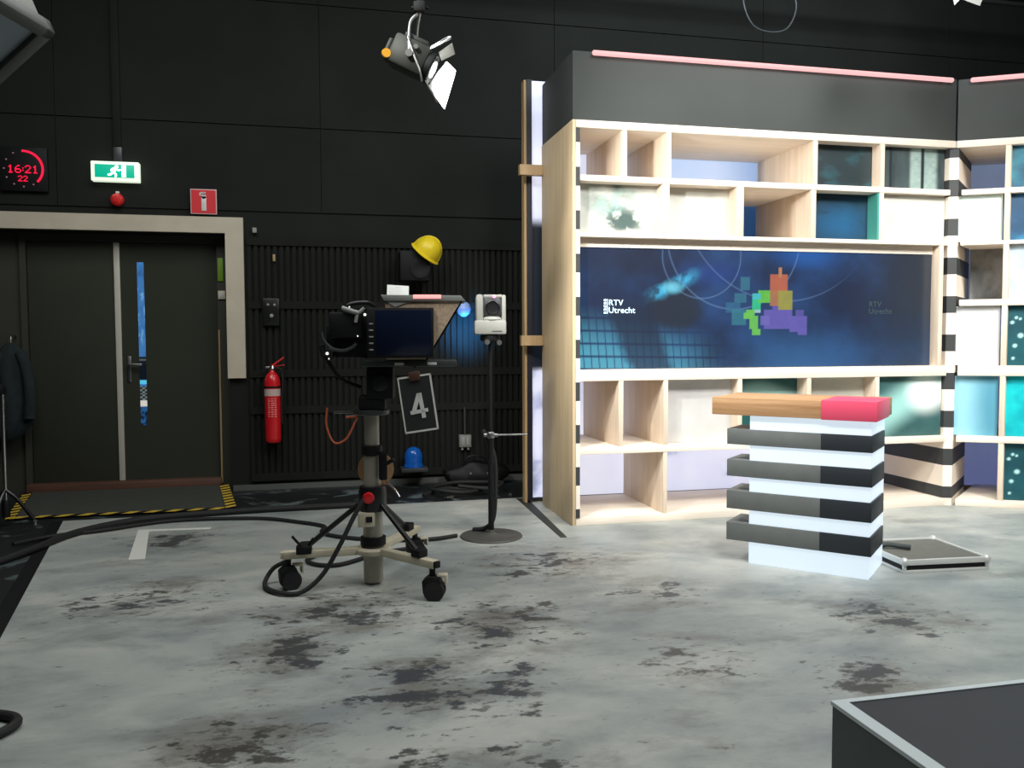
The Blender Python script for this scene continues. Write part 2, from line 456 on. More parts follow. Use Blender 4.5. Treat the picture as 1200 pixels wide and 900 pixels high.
# door set
D = thing('door_1', (-1.87,9.05,0), 'charcoal double door with narrow lit glass strip', 'door'); struct(D)
Yd = 9.05
w = MB(); w.box((DX0,Yd+.01,0),(-2.745,Yd+.12,DZ)); w.box((-.995,Yd-.03,0),(DX1,Yd+.12,DZ)); w.box((-2.745,Yd-.03,2.485),(-.995,Yd+.12,DZ))
w.box((-2.80,Yd-.03,0),(-2.745,Yd+.12,DZ))
w.build('door_frame', M_doorframe, D)
MB().box((-2.74,Yd,.115),(-1.965,Yd+.05,2.48), bev=.004).build('door_leaf', M_door, D)
# right leaf with slot for the vision pane
vx0, vx1, vz0, vz1 = -1.755, -1.688, .665, 2.295
w = MB(); w.box((-1.905,Yd,.115),(vx0,Yd+.05,2.48)); w.box((vx1,Yd,.115),(-1.0,Yd+.05,2.48)); w.box((vx0,Yd,.115),(vx1,Yd+.05,vz0)); w.box((vx0,Yd,vz1),(vx1,Yd+.05,2.48))
leaf = w.build('door_leaf', M_door, D)
MB().box((-1.962,Yd-.015,.118),(-1.908,Yd+.05,2.482), bev=.003).build('mullion', M_mull, D)
def vis(u, v):  # view of the lit room, with reflections on the glass painted in
    base = mix(C(22,60,105), C(64,120,180), sm(.0,.6,fbm(u*1.5+3, v*14, 5)))
    base = mix(base, C(120,180,225), sm(.62,.75,fbm(u*2, v*18, 9))*sm(.45,.6,v))
    dk = ((v > .28) & (v < .42)); base[dk] = C(10,18,28)
    k = (v > .25) & (v < .28); base[k] = C(90,200,235)
    k = (v > .395) & (v < .41); base[k] = C(80,90,90)
    k = (v > .13) & (v < .24); base[k] = (C(20,26,28)+(((np.floor(u*2.99)+np.floor(v*90)) % 2)[..., None]*C(110,118,118)))[k]
    k = (v > .115) & (v < .155); base[k] = C(215,212,205)
    k = (v < .115); base[k] = mix(C(12,24,38), C(36,88,140), sm(.4,.6,fbm(u*2, v*40, 3)))[k]
    return base
picture('vision_pane', (vx0,Yd+.02,vz0), (1,0,0), (0,0,1), vx1-vx0, vz1-vz0, 8, 160, vis, M_vision, leaf, .01)['label'] = 'tall narrow glass strip painted with the blue lit room beyond and reflections'
h = MB(); h.box((-1.862,Yd-.012,1.10),(-1.825,Yd,1.36), bev=.004); h.cyl((-1.843,Yd-.01,1.275),(-1.843,Yd-.06,1.275),.011); h.box((-1.85,Yd-.07,1.263),(-1.715,Yd-.05,1.287), bev=.006)
h.build('door_handle', M_steel, leaf)['label'] = 'steel lever handle on a long plate'
MB().box((-2.78,8.94,.01),(-.985,9.06,.118), bev=.006).build('threshold', M_thresh, D)
# narrow light-coloured seal on the right jamb
MB().box((-.992,Yd-.045,.06),(-.975,Yd-.03,1.62)).build('door_seal', M_stud, D)

# ramp in front of the door
R = thing('threshold_ramp', (-1.7,7.83,0), 'dark grey rubber ramp edged with yellow and black hazard tape before the double door', 'ramp')
w = MB()
A = [(-2.53,7.83,.0),(-.83,7.83,.0),(-.99,8.93,.0),(-2.72,8.93,.0)]
t = bmesh.new()
lo = [t.verts.new((x,y,0.001)) for x,y,z in A]
hi = [t.verts.new(p) for p in ((-2.53,7.83,.012),(-.83,7.83,.012),(-.99,8.93,.05),(-2.72,8.93,.05))]
t.faces.new(lo[::-1]); t.faces.new(hi)
for i in range(4): t.faces.new((lo[i],lo[(i+1)%4],hi[(i+1)%4],hi[i]))
w.merge(t); w.build('ramp_board', M_ramp, R)
def hazard(p0, p1, wid, z0, z1, n, ang):
    """tape strip from p0 to p1 with slanted yellow bars, black between"""
    p0, p1 = Vector(p0), Vector(p1); d = (p1-p0); L = d.length; d.normalize(); s = Vector((-d.y, d.x))
    w = MB(); w.mi = 0
    pt = lambda a, b, dz=0: (p0.x+d.x*a+s.x*b, p0.y+d.y*a+s.y*b, z0+(z1-z0)*a/L+dz)
    w.prism([pt(0,0),pt(L,0),pt(L,wid),pt(0,wid)], (0,0,.003))
    w.mi = 1
    for i in range(n):
        a = L*i/n; b = a+L/n*.5
        w.prism([pt(a,0,.003),pt(b,0,.003),pt(b+ang,wid,.003),pt(a+ang,wid,.003)], (0,0,.001))
    return w.build('hazard_tape', [M_black, M_yellow], R)
hazard((-2.58,7.80),(-.80,7.80),.085,.014,.014,10,.06)
hazard((-.83,7.84),(-1.0,8.90),-.09,.016,.053,9,.05)
hazard((-2.53,7.84),(-2.72,8.90),.07,.016,.053,9,-.05)

# ------------------------------------------------------------------ wall fittings
def facewall(x, z, y=YW-.02): return frame((x, y, z), (1,0,0), (0,0,1))     # local x right, y up, z towards the room
# red LED clock
K = thing('digital_clock', (-2.665,YW-.02,2.93), 'round black studio clock with red LED digits on the dark wall', 'clock')
MB().box((-2.87,YW-.06,2.915),(-2.46,YW-.015,3.325), bev=.01).build('clock_case', M_black, K)
cx, cz, cy = -2.665, 3.122, YW-.064
G = {'1':['00100','01100','00100','00100','00100','00100','01110'],'6':['00110','01000','10000','11110','10001','10001','01110'],
     '2':['01110','10001','00001','00010','00100','01000','11111'],':':['0','0','1','0','1','0','0']}
def dots(s, x, z, p, w):
    for ch in s:
        g = G[ch]
        for r, row in enumerate(g):
            for c, q in enumerate(row):
                if q == '1': w.box((x+c*p-p*.42,cy-.004,z-r*p-p*.42),(x+c*p+p*.42,cy+.004,z-r*p+p*.42))
        x += (len(g[0])+1)*p
p = .0105; xq = cx-.13
for ch in '16:21':
    w = MB(); dots(ch, xq, cz+.028, p, w); w.build('colon' if ch == ':' else 'digit', M_clockred, K)['label'] = 'red glowing '+('colon' if ch == ':' else 'digit '+ch); xq += (len(G[ch][0])+1)*p
for q_ in (0,1):
    w = MB(); dots('2', cx-.045+q_*.045, cz-.068, .0075, w); w.build('seconds_digit', M_clockred, K)
w = MB()
for i in range(60):
    a = PI/2-2*PI*i/60; px, pz = cx+.165*math.cos(a), cz+.165*math.sin(a)
    if i <= 22: w.box((px-.009,cy-.004,pz-.009),(px+.009,cy+.004,pz+.009))
    elif i % 5 == 0: MB().box((px-.006,cy-.004,pz-.006),(px+.006,cy+.004,pz+.006)).build('hour_dot', M_clockdim, K)
w.build('seconds_ring', M_clockred, K)['label'] = 'lit red arc of seconds'
# emergency exit sign
E_ = thing('exit_sign', (-1.86,YW-.03,3.02), 'glowing green and white emergency exit sign above the double door', 'exit sign')
MB().box((-2.075,YW-.11,3.03),(-1.65,YW-.02,3.215), bev=.008).build('sign_case', M_exitcase, E_)
MB().box((-2.04,YW-.114,3.062),(-1.69,YW-.108,3.185), bev=.002).build('sign_panel', M_exitgreen, E_)
# white pictogram of a running figure beside a doorway
w = MB(); fy = YW-.119
def bar(x0,z0,x1,z1,t):
    d = Vector((x1-x0,z1-z0)); nn = Vector((-d.y,d.x)).normalized()*t/2
    w.prism([(x0+nn.x,fy,z0+nn.y),(x1+nn.x,fy,z1+nn.y),(x1-nn.x,fy,z1-nn.y),(x0-nn.x,fy,z0-nn.y)], (0,.004,0))
w.cyl((-1.845,fy,3.163),(-1.845,fy+.004,3.163),.014)
bar(-1.855,3.152,-1.875,3.11,.024); bar(-1.875,3.112,-1.85,3.09,.014); bar(-1.85,3.09,-1.858,3.068,.012); bar(-1.878,3.112,-1.905,3.085,.014); bar(-1.905,3.085,-1.925,3.088,.01)
bar(-1.855,3.148,-1.83,3.128,.01); bar(-1.83,3.128,-1.812,3.138,.009); bar(-1.862,3.15,-1.888,3.143,.01); bar(-1.888,3.143,-1.895,3.122,.009)
w.box((-1.80,fy,3.07),(-1.765,fy+.004,3.178))
w.build('pictogram', M_exitwhite, E_)['label'] = 'white running figure and doorway'
MB().box((-1.878,YW-.075,3.215),(-1.805,YW-.02,3.36), bev=.004).build('sign_bracket', M_greydk, E_)
tag(MB().box((-1.885,YW-.05,3.37),(-1.815,YW-.013,CH), bev=.004).build('cable_trunking', M_wall), 'black vertical cable trunking running up the wall above the exit sign', 'cable trunking')
# red beacon
B = thing('warning_beacon', (-1.86,YW-.03,2.81), 'small red warning beacon under the green exit sign', 'beacon')
MB().lathe([(.045,0),(.045,.02)], (-1.86,YW-.014,2.868), (0,-1,0)).build('beacon_base', M_black, B)
MB().lathe([(.058,.02),(.06,.045),(.052,.075),(.03,.095),(0,.1)], (-1.86,YW-.014,2.865), (0,-1,0)).build('beacon_dome', mat('beacon_red', lin(215,50,50), .25, emit=lin(200,20,20), strength=.12), B)
MB().box((-1.875,YW-.05,2.925),(-1.845,YW-.015,2.945), bev=.003).build('beacon_cap', M_white, B)
# fire extinguisher sign
S = thing('extinguisher_sign', (-1.075,YW-.02,2.75), 'square red sign with a white fire extinguisher symbol', 'safety sign')
MB().box((-1.197,YW-.066,2.748),(-.953,YW-.058,2.99), bev=.002).build('sign_border', mat('sign_border', lin(225,190,188), .5), S)
MB().box((-1.188,YW-.069,2.757),(-.962,YW-.064,2.981)).build('sign_plate', M_redsign, S)
w = MB(); yy = YW-.073
w.box((-1.095,yy,2.78),(-1.05,yy+.004,2.92), bev=.0015); w.cyl((-1.0725,yy,2.918),(-1.0725,yy+.004,2.918),.0225); w.box((-1.082,yy,2.93),(-1.063,yy+.004,2.955))
w.box((-1.10,yy,2.948),(-1.055,yy+.004,2.96)); w.box((-1.112,yy,2.925),(-1.098,yy+.004,2.955))
w.build('sign_symbol', M_white, S)
# sign stands off the taupe band, fixed by two battens
MB().box((-1.18,YW-.058,2.80),(-.97,YW-.014,2.94)).build('sign_batten', M_black, S)
# fire extinguisher
X = thing('fire_extinguisher', (-.457,8.72,.49), 'red fire extinguisher with pale label hanging on the slatted wall', 'fire extinguisher')
ex, ey = -.457, 8.71
MB().lathe([(0,.495),(.066,.495),(.076,.51),(.078,.54),(.078,1.09),(.073,1.13),(.055,1.17),(.03,1.195),(.022,1.21),(.022,1.225),(0,1.225)], (ex,ey,0)).build('cylinder', M_red, X)
w = MB(); w.mi = 0
for (z0, z1) in ((.96,1.03),):
    w.lathe([(.0787,z0),(.0787,z1)], (ex,ey,0))
lab = w.build('label', M_label, X)
w = MB(); rnd = random.Random(3)
for k in range(9):
    z = .93-k*.022
    a0 = -PI/2-.55; 
    for s in range(3):
        a = a0+s*.4; b = a+.22+rnd.random()*.12
        pts = [(ex+.0795*math.cos(a+(b-a)*q/5), ey+.0795*math.sin(a+(b-a)*q/5)) for q in range(6)]
        for (xa,ya),(xb,yb) in zip(pts,pts[1:]): w.prism([(xa,ya,z),(xb,yb,z),(xb,yb,z+.009),(xa,ya,z+.009)], (0,.002,0))
w.build('label_text', mat('label_print', lin(240,150,150), .6), X)['label'] = 'pale lines of small print on the red cylinder'
w = MB(); w.lathe([(.024,1.22),(.03,1.235),(.024,1.26),(0,1.262)], (ex,ey,0)); w.box((ex-.065,ey-.012,1.235),(ex-.01,ey+.012,1.252), bev=.004); w.build('valve', M_chrome, X)
w = MB(); w.prism([(ex-.02,ey-.01,1.262),(ex+.02,ey-.01,1.262),(ex+.12,ey-.01,1.335),(ex+.115,ey-.01,1.348),(ex+.02,ey-.01,1.285)], (0,.02,0), bev=.003)
w.prism([(ex+.0,ey-.01,1.255),(ex+.02,ey-.01,1.25),(ex+.125,ey-.01,1.262),(ex+.125,ey-.01,1.272)], (0,.02,0), bev=.003); w.build('lever', M_red, X)
MB().tube([(ex+.02,ey-.02,1.24),(ex+.09,ey-.02,1.22),(ex+.1,ey-.02,1.1),(ex+.088,ey-.01,.9),(ex+.086,ey,.68)], .009).build('hose', M_rubber, X)
w = MB(); w.box((ex-.03,ey+.07,1.02),(ex+.03,YW-.02,1.2)); w.lathe([(.081,1.04),(.081,1.058)], (ex,ey,0)); w.build('wall_bracket', M_black, X)
# intercom box
I = thing('wall_switch_box', (-.47,YW-.06,1.7), 'small black wall control box with two pale buttons beside the door surround', 'switch box')
MB().box((-.54,YW-.075,1.66),(-.38,YW-.02,1.93), bev=.006).build('switch_case', M_blackgl, I)
for x, z, r in ((-.488,1.868,.013),(-.425,1.866,.013),(-.455,1.757,.019)):
    MB().lathe([(r,0),(r,.008),(r*.6,.012),(0,.012)], (x,YW-.075,z), (0,-1,0), n=16).build('button', M_grey, I)
# small fittings on the wall edge
tag(MB().box((-.625,YW-.06,2.58),(-.585,YW-.01,2.63), bev=.005).build('cable_clip', M_grey), 'small grey clip at the top edge of the slats beside the door surround', 'clip')
tag(MB().box((-.435,YW-.06,2.30),(-.41,YW-.02,2.37), bev=.004).build('hook', M_stud), 'tiny tan hook on the slats below the grey clip', 'hook')
J = thing('light_switch', (-.945,Yd-.04,2.0), 'cream rocker switch on the right door jamb', 'switch')
MB().box((-.985,Yd-.05,1.93),(-.915,Yd-.03,2.015), bev=.004).build('switch_plate', mat('cream_plate', lin(225,215,190), .5), J)
MB().box((-.968,Yd-.056,1.95),(-.932,Yd-.048,1.995), bev=.002).build('rocker', M_white, J)
tag(MB().box((-.985,Yd-.045,2.11),(-.93,Yd-.03,2.345), bev=.004).build('jamb_plate', M_greenplate), 'green upright plate on the right door jamb above the cream switch', 'plate')
# socket box with conduit
Q = thing('socket_box', (1.5,YW-.06,.37), 'grey double socket box with conduit low on the slatted wall', 'socket')
MB().box((1.432,YW-.10,.375),(1.56,YW-.02,.505), bev=.006).build('box_body', mat('socket_grey', lin(128,128,122), .5), Q)
w = MB(); 
for x in (1.455,1.505):
    w.box((x,YW-.105,.395),(x+.036,YW-.098,.485), bev=.003)
w.build('socket_flap', M_grey, Q)
MB().cyl((1.496,YW-.065,.505),(1.496,YW-.065,.80),.011,n=12).build('conduit', M_greydk, Q)
for x in (1.465,1.53): MB().cyl((x,YW-.07,.345),(x,YW-.07,.376),.014,n=12).build('gland', M_grey, Q)
# blue wall lamp and its dome twin lower down
U = thing('blue_wall_lamp', (1.46,8.70,1.80), 'small blue wall lamp washing the slats blue behind the white robotic camera', 'wall lamp')
MB().lathe([(.02,0),(.06,.03),(.075,.08),(.06,.13),(.03,.155),(0,.16)], (1.475,8.68,1.75), (0,0,1)).build('lamp_globe', M_bluelens, U)
w = MB(); w.cyl((1.462,8.68,1.90),(1.462,8.68,1.93),.045); w.box((1.44,8.68,1.905),(1.485,YW-.015,1.925)); w.build('lamp_arm', M_black, U)
V = thing('blue_beacon', (.932,8.62,.2), 'glossy blue dome lamp low on a ledge by the slatted wall', 'beacon')
MB().lathe([(.095,.0),(.10,.012),(.09,.04),(.088,.05),(.092,.10),(.085,.15),(.06,.19),(.025,.208),(0,.21)], (.932,8.62,.205)).build('dome', M_blue, V)
MB().box((.80,8.52,.165),(1.07,8.72,.205), bev=.005).build('ledge', M_greydk, V)
w = MB(); w.box((.9,8.66,.185),(.96,YW-.015,.2)); w.build('ledge_bracket', M_black, V)
# black loudspeaker with the helmet on it
T = thing('wall_loudspeaker', (.95,8.6,2.12), 'black wall loudspeaker under the yellow helmet', 'loudspeaker')
MB().box((.80,8.46,2.10),(1.10,8.70,2.40), bev=.015).build('cabinet', M_black, T)
w = MB(); w.lathe([(.10,0),(.10,.012),(.085,.016),(.05,.006),(0,.006)], (1.0,8.46,2.22), (0,-1,0)); w.build('cone', M_black, T)
w = MB(); w.cyl((.95,8.70,2.25),(.95,YW-.03,2.25),.03); w.box((.88,YW-.06,2.17),(1.02,YW-.04,2.33)); w.build('wall_mount', M_black, T)
Hh = thing('hard_hat', (1.06,8.52,2.38), 'yellow hard hat perched tilted on the black wall loudspeaker', 'helmet')
ax = Vector((.60,-.35,.78)).normalized()
pos = Vector((1.055,8.50,2.375))
prof = [(.138,0),(.140,.01),(.140,.05),(.130,.10),(.105,.145),(.065,.172),(.025,.182),(0,.184)]
MB().lathe(prof, pos, ax, n=40).build('shell', M_hat, Hh)
MB().lathe([(.12,-.012),(.165,-.008),(.168,0),(.14,.014)], pos, ax, n=40).build('brim', M_hat, Hh)
w = MB()
side = ax.cross(Vector((0,1,0))).normalized(); 
rib = []
for k in range(13):
    a = PI*k/12; rr = .145; rib.append(pos+side*math.cos(a)*rr+ax*(math.sin(a)*.182+.008))
w.tube(rib, .008, sub=2); w.build('crown_rib', M_hat, Hh)

# jacket hanging at the left jamb
Jk = thing('hanging_jacket', (-2.86,8.88,.55), 'dark teal jacket hanging on a hook at the left side of the double door', 'jacket')
t = bmesh.new(); rings = []
n = 40
for (z, rx, ry, ox) in ((1.50,.03,.025,0),(1.46,.07,.05,0),(1.38,.14,.07,.005),(1.2,.17,.085,.01),(1.0,.18,.09,.02),(.85,.18,.09,.03),(.72,.16,.085,.0),(.62,.10,.07,-.03),(.58,.06,.05,-.04)):
    rg = []
    for i in range(n):
        a = 2*PI*i/n; f = 1+.16*math.sin(5*a+z*4)*min(1,(1.5-z)*3)+.06*math.sin(9*a-z*7)
        rg.append(t.verts.new((-2.86+ox+rx*f*math.cos(a), 8.89+ry*f*math.sin(a), z)))
    rings.append(rg)
for A_, B_ in zip(rings, rings[1:]):
    for i in range(n): t.faces.new((A_[i],A_[(i+1)%n],B_[(i+1)%n],B_[i]))
t.faces.new(rings[0]); t.faces.new(rings[-1][::-1]); bmesh.ops.recalc_face_normals(t, faces=t.faces)
w = MB(); w.merge(t); w.build('body', M_teal_cloth, Jk)
for sx in (-.13,.15):
    w = MB(); w.tube([(-2.86+sx*.6,8.86,1.40),(-2.86+sx,8.83,1.25),(-2.86+sx*1.2,8.81,1.0),(-2.86+sx*1.1,8.82,.78)], .05, n=14); w.build('sleeve', M_teal_cloth, Jk)
MB().tube([(-2.86,8.9,1.49),(-2.86,8.92,1.56),(-2.86,8.99,1.57),(-2.86,9.06,1.56)], .008).build('coat_hook', M_steel, Jk)

# chrome stand cut off by the left edge of view
Ls = thing('chrome_stand', (-2.505,7.56,0), 'chrome pole stand with black feet left of the double door', 'stand')
sx, sy = -2.505, 7.56
MB().cyl((sx,sy,.12),(sx,sy,1.10),.016,n=16).build('pole', M_chrome, Ls)
MB().box((sx-.20,sy-.05,1.08),(sx+.02,sy+.05,1.16), bev=.01).build('top_block', M_black, Ls)
for a in (2.6, 4.5, 0.25):
    MB().tube([(sx,sy,.30),(sx+.08*math.cos(a),sy+.08*math.sin(a),.22),(sx+.2*math.cos(a),sy+.2*math.sin(a),.03)], .016, n=10, sub=3).build('leg', M_blackgl, Ls)
MB().lathe([(.03,.08),(.032,.2),(.024,.22)], (sx,sy,0)).build('collar', M_black, Ls)
for a in (0.25,4.5): MB().lathe([(.022,0),(.024,.03),(.012,.04)], (sx+.2*math.cos(a),sy+.2*math.sin(a),.0), n=16).build('foot', M_chrome, Ls)

# L-shaped tape mark
w = MB(); z = .006
w.prism([(-1.423,7.138,z),(-.865,7.098,z),(-.868,7.035,z),(-1.33,7.068,z),(-1.19,6.165,z),(-1.298,6.165,z)], (0,0,.0015))
tag(w.build('floor_tape_mark', M_tape), 'white L-shaped tape mark on the stage floor before the door', 'tape mark')

# ------------------------------------------------------------------ cables on the floor
Rc = .016
def cable(name, pts, label, r=Rc, m=None, z=None):
    P3 = [(p[0], p[1], (p[2] if len(p) > 2 else (.008+r if z is None else z))) for p in pts]
    return tag(MB().tube(P3, r).build(name, m or M_rubber), label, 'cable')
cable('floor_cable', [(-2.45,5.75,.02),(-2.2,6.1,.025),(-2.02,6.50,.03),(-1.901,6.907),(-1.755,7.166),(-1.546,7.37),(-1.238,7.50),(-.557,7.60),(.101,7.62),(.45,7.64)], 'thick black cable curving from the left edge along the back of the stage', .026)
cable('floor_cable', [(-2.2,6.75,.03),(-2.0,6.995),(-1.70,7.10),(-1.2,7.36),(-.539,7.30),(-.183,7.06),(.02,6.842),(.0,6.64),(.113,6.466),(.39,6.285),(.764,6.20),(1.00,6.27)], 'black cable looping behind the pedestal towards the round stand base', .015)
cable('coiled_cable', [(-.20,5.32,.15),(-.29,5.36,.10),(-.34,5.33,.035),(-.33,5.19,.026),(-.24,5.06,.026),(-.12,5.03,.03),(.0,5.05,.12),(.10,5.06,.28),(.19,5.09,.45),(.26,5.12,.56)], 'black cable looped from the left caster up to the pedestal collar', .014)
cable('floor_cable', [(.42,5.95),(.30,5.80),(.12,5.64),(-.02,5.66),(-.10,5.8),(.0,5.95),(.22,5.98),(.45,5.92),(.7,6.0)], 'black cable coil lying behind the pedestal column', .014)
cable('cable_loop', [(-1.52,3.75),(-1.35,3.68),(-1.21,3.62),(-1.165,3.54),(-1.22,3.44),(-1.38,3.36),(-1.55,3.33)], 'black cable end curling in at the lower left edge of the floor', .019)

# cable pile and clutter by the wall
pile = [(.95,7.95),(1.15,8.15),(1.40,8.2),(1.55,8.05),(1.35,7.9),(1.1,7.95),(1.05,8.2),(1.3,8.35),(1.6,8.3),(1.75,8.1),(1.6,7.93),(1.3,8.02)]
P3 = [(x,y,.03+.022*(i//4)+.02*(i%2)) for i,(x,y) in enumerate(pile)]
tag(MB().tube(P3, .02).build('cable_heap', M_rubber), 'heap of black cable on the dark floor behind the round stand', 'cable')
Bg = thing('equipment_bag', (1.62,8.45,0), 'slumped black equipment bag on the floor below the grey socket box', 'bag')
t = bmesh.new(); bmesh.ops.create_uvsphere(t, u_segments=28, v_segments=16, radius=1)
for v in t.verts:
    x, y, z = v.co; f = 1+.08*math.sin(7*x+3*z)+.06*math.sin(9*y); v.co = (1.58+.34*x*f, 8.6+.14*y*f, max(.0,.10+.15*z*f))
w = MB(); w.merge(t); w.build('bag_body', M_black, Bg)
MB().tube([(1.42,8.54,.20),(1.48,8.50,.30),(1.62,8.50,.31),(1.72,8.54,.21)], .012).build('bag_strap', M_blackgl, Bg)
for x in (1.50,1.68): MB().box((x-.012,8.462,.12),(x+.012,8.49,.145), bev=.003).build('buckle', M_steel, Bg)
for k, (x, y, rz) in enumerate(((1.19,7.86,.5),(1.62,7.80,1.9),(1.78,7.86,1.3))):
    Mx = Matrix.Translation((x,y,.018)) @ Matrix.Rotation(rz,4,'Z')
    p0 = Mx @ Vector((-.04,0,0)); p1 = Mx @ Vector((.04,0,0))
    c = thing('cable_connector', (x,y,0), ['steel cable connector left of the cable heap','steel cable connector in front of the cable heap','steel cable connector nearest the wooden backdrop stud'][k], 'connector', 'connectors by the cable heap')
    MB().cyl(p0,p1,.015,n=14).build('sleeve', M_steel, c); MB().cyl(p0,Mx @ Vector((-.08,0,0)),.010,n=12).build('boot', M_rubber, c)

# ------------------------------------------------------------------ camera pedestal
pc = Vector((.309,5.205,0))
Pd = thing('camera_pedestal', pc, 'grey studio camera pedestal on three cream arms with black casters', 'pedestal')
def lz(prof, n=32): return MB().lathe(prof, (pc.x,pc.y,0), n=n)
lz([(0,.02),(.055,.02),(.060,.03),(.060,.56),(.052,.565),(.052,.80),(.0,.80)]).build('lower_column', M_column, Pd)
lz([(.045,.80),(.045,1.06),(0,1.06)]).build('upper_column', M_column, Pd)
lz([(.05,.805),(.064,.81),(.064,.86),(.05,.866)]).build('clamp_ring', M_black, Pd)
lz([(.062,.245),(.078,.25),(.078,.298),(.062,.302)]).build('base_ring', M_black, Pd)
w = lz([(.06,.455),(.083,.462),(.086,.50),(.086,.575),(.078,.612),(.055,.615)]); w.build('collar', M_blackgl, Pd)
vd = Vector((-.06,-1,0)).normalized()
MB().lathe([(.034,0),(.036,.012),(.030,.026),(0,.03)], pc+Vector((-.03,-.078,.553)), vd).build('lock_button', M_red, Pd)
w = MB(); w.box((.215,5.115,.375),(.315,5.15,.462), bev=.006); cb = w.build('control_box', M_cream, Pd)
MB().box((.262,5.108,.405),(.300,5.116,.440), bev=.002).build('display', M_black, cb)
w = MB().cyl((.335,5.29,.70),(.337,5.302,.70),.112,n=48); w.build('steering_disc', M_tan, Pd)['label'] = 'flat tan disc behind the column'
w = MB(); w.box((.345,5.12,.655),(.395,5.16,.83), bev=.012); w.cyl((.375,5.10,.755),(.43,5.06,.79),.012); w.build('brake_lever', M_black, Pd)
MB().tube([(.385,5.11,.65),(.43,5.08,.61),(.46,5.05,.565)], .006, sub=3).build('lever_pin', M_chrome, Pd)
lz([(.06,.195),(.105,.198),(.108,.205),(.108,.225),(.10,.235),(.06,.237)]).build('hub', M_cream, Pd)
wheels = [(.62,4.79),(-.20,5.20),(.62,5.70)]
for k, (wx, wy) in enumerate(wheels):
    d = Vector((wx-pc.x, wy-pc.y, 0)); L = d.length; d.normalize(); s = Vector((-d.y, d.x, 0))
    Mx = Matrix(((d.x,s.x,0,pc.x),(d.y,s.y,0,pc.y),(0,0,1,0),(0,0,0,1)))
    arm = MB().box((.07,-.028,.192),(L+.03,.028,.238), M=Mx, bev=.006).build('arm', M_cream, Pd)
    MB().box((L+.0,-.022,.196),(L+.045,.022,.234), M=Mx, bev=.003).build('arm_cap', M_black if k == 0 else M_cream, arm)
    ca = MB(); 
    o = Mx @ Vector((L,0,0))
    ca.cyl((o.x,o.y,.135),(o.x,o.y,.195),.018,n=16)
    wd_ = Vector((1,.25,0)).normalized() if k else Vector((.95,-.3,0)).normalized(); ws = Vector((-wd_.y,wd_.x,0))
    Mw = Matrix(((wd_.x,ws.x,0,o.x),(wd_.y,ws.y,0,o.y),(0,0,1,0),(0,0,0,1)))
    ca.prism([Mw @ Vector(q) for q in ((-.05,-.042,.05),(-.055,-.042,.12),(-.02,-.042,.15),(.04,-.042,.14),(.065,-.042,.08),(.06,-.042,.035))], ws*.084, bev=.004)
    cs = ca.build('caster', M_black, Pd)
    for sgn in (-1,1):
        ctr = Mw @ Vector((.012,0,.062))
        MB().lathe([(0,0),(.04,0),(.06,.006),(.062,.012),(.062,.022),(.056,.03),(.03,.032),(0,.032)], ctr+ws*(.012 if sgn > 0 else -.012), ws*sgn, n=32).build('wheel', M_rubber, cs)
    br = MB(); br.box((.03,-.03,.145),(.085,.03,.158), M=Mw, bev=.003); br.box((.075,-.03,.10),(.087,.03,.155), M=Mw, bev=.003); br.build('brake_tab', M_cream, cs)
    # black strut from the collar down to the arm
    a = pc+d*.085+Vector((0,0,.50)); b = Mx @ Vector((L*.80,0,.25))
    MB().cyl(a,b,.016,n=14).build('strut', M_blackgl, Pd)
    MB().box((L*.72,-.036,.238),(L*.86,.036,.285), M=Mx, bev=.006).build('strut_clamp', M_black, Pd)
w = MB(); # clamp with wing handle on the left arm
w.tube([(-.10,5.11,.27),(-.14,5.10,.31),(-.17,5.09,.35)], .008, sub=3); w.tube([(-.08,5.12,.28),(-.05,5.10,.33)], .008, sub=2); w.box((-.15,5.09,.235),(-.06,5.16,.285), bev=.008); w.build('wing_clamp', M_black, Pd)
# head
lz([(0,1.05),(.10,1.052),(.11,1.06),(.11,1.08),(.09,1.085),(0,1.085)]).build('head_plate', M_greydk, Pd)
Mh = frame((pc.x,pc.y,0), (math.cos(-.14),math.sin(-.14),0), (0,0,1))       # local x forward, local y up, local z to the viewer
def hb(w, a, b, bev=.004): # box in camera-head axes: x forward, y towards the viewer, z up
    lo = (min(a[0],b[0]), min(a[2],b[2]), min(a[1],b[1])); hi = (max(a[0],b[0]), max(a[2],b[2]), max(a[1],b[1]))
    return w.box(lo, hi, M=Mh, bev=bev)
def hp(x, y, z): return Mh @ Vector((x, z, y))
w = MB(); hb(w,(-.07,-.09,1.085),(.09,.09,1.17),.012); hb(w,(-.02,-.10,1.15),(.14,.10,1.345),.015); w.build('tilt_head', M_black, Pd)
for s in (-.10,.108): MB().lathe([(.05,0),(.05,.012),(.03,.016),(0,.016)], hp(.06,s-.006,1.25), Mh.to_3x3() @ Vector((0,0,1)), n=24).build('tilt_knob', M_blackgl, Pd)
w = MB(); hb(w,(-.23,-.05,1.06),(.02,.02,1.072),.002); hb(w,(-.16,-.09,1.045),(-.03,.0,1.056),.002); w.build('control_shelf', M_steel, Pd)
w = MB(); w.tube([hp(-.06,.03,1.22),hp(-.18,.06,1.28),hp(-.27,.08,1.42)], .012, sub=4); w.build('pan_bar', M_black, Pd)
MB().tube([hp(-.27,.08,1.41),hp(-.285,.085,1.48)], .018, sub=1).build('pan_grip', M_rubber, Pd)
MB().tube([hp(-.26,.06,1.10),hp(-.265,.06,.99),hp(-.22,.07,.89),hp(-.15,.07,.91),hp(-.10,.06,1.0),hp(-.085,.05,1.04),hp(-.15,.05,1.04)], .006).build('tally_cable', M_orange, Pd)['label'] = 'thin orange cable hanging in a loop'

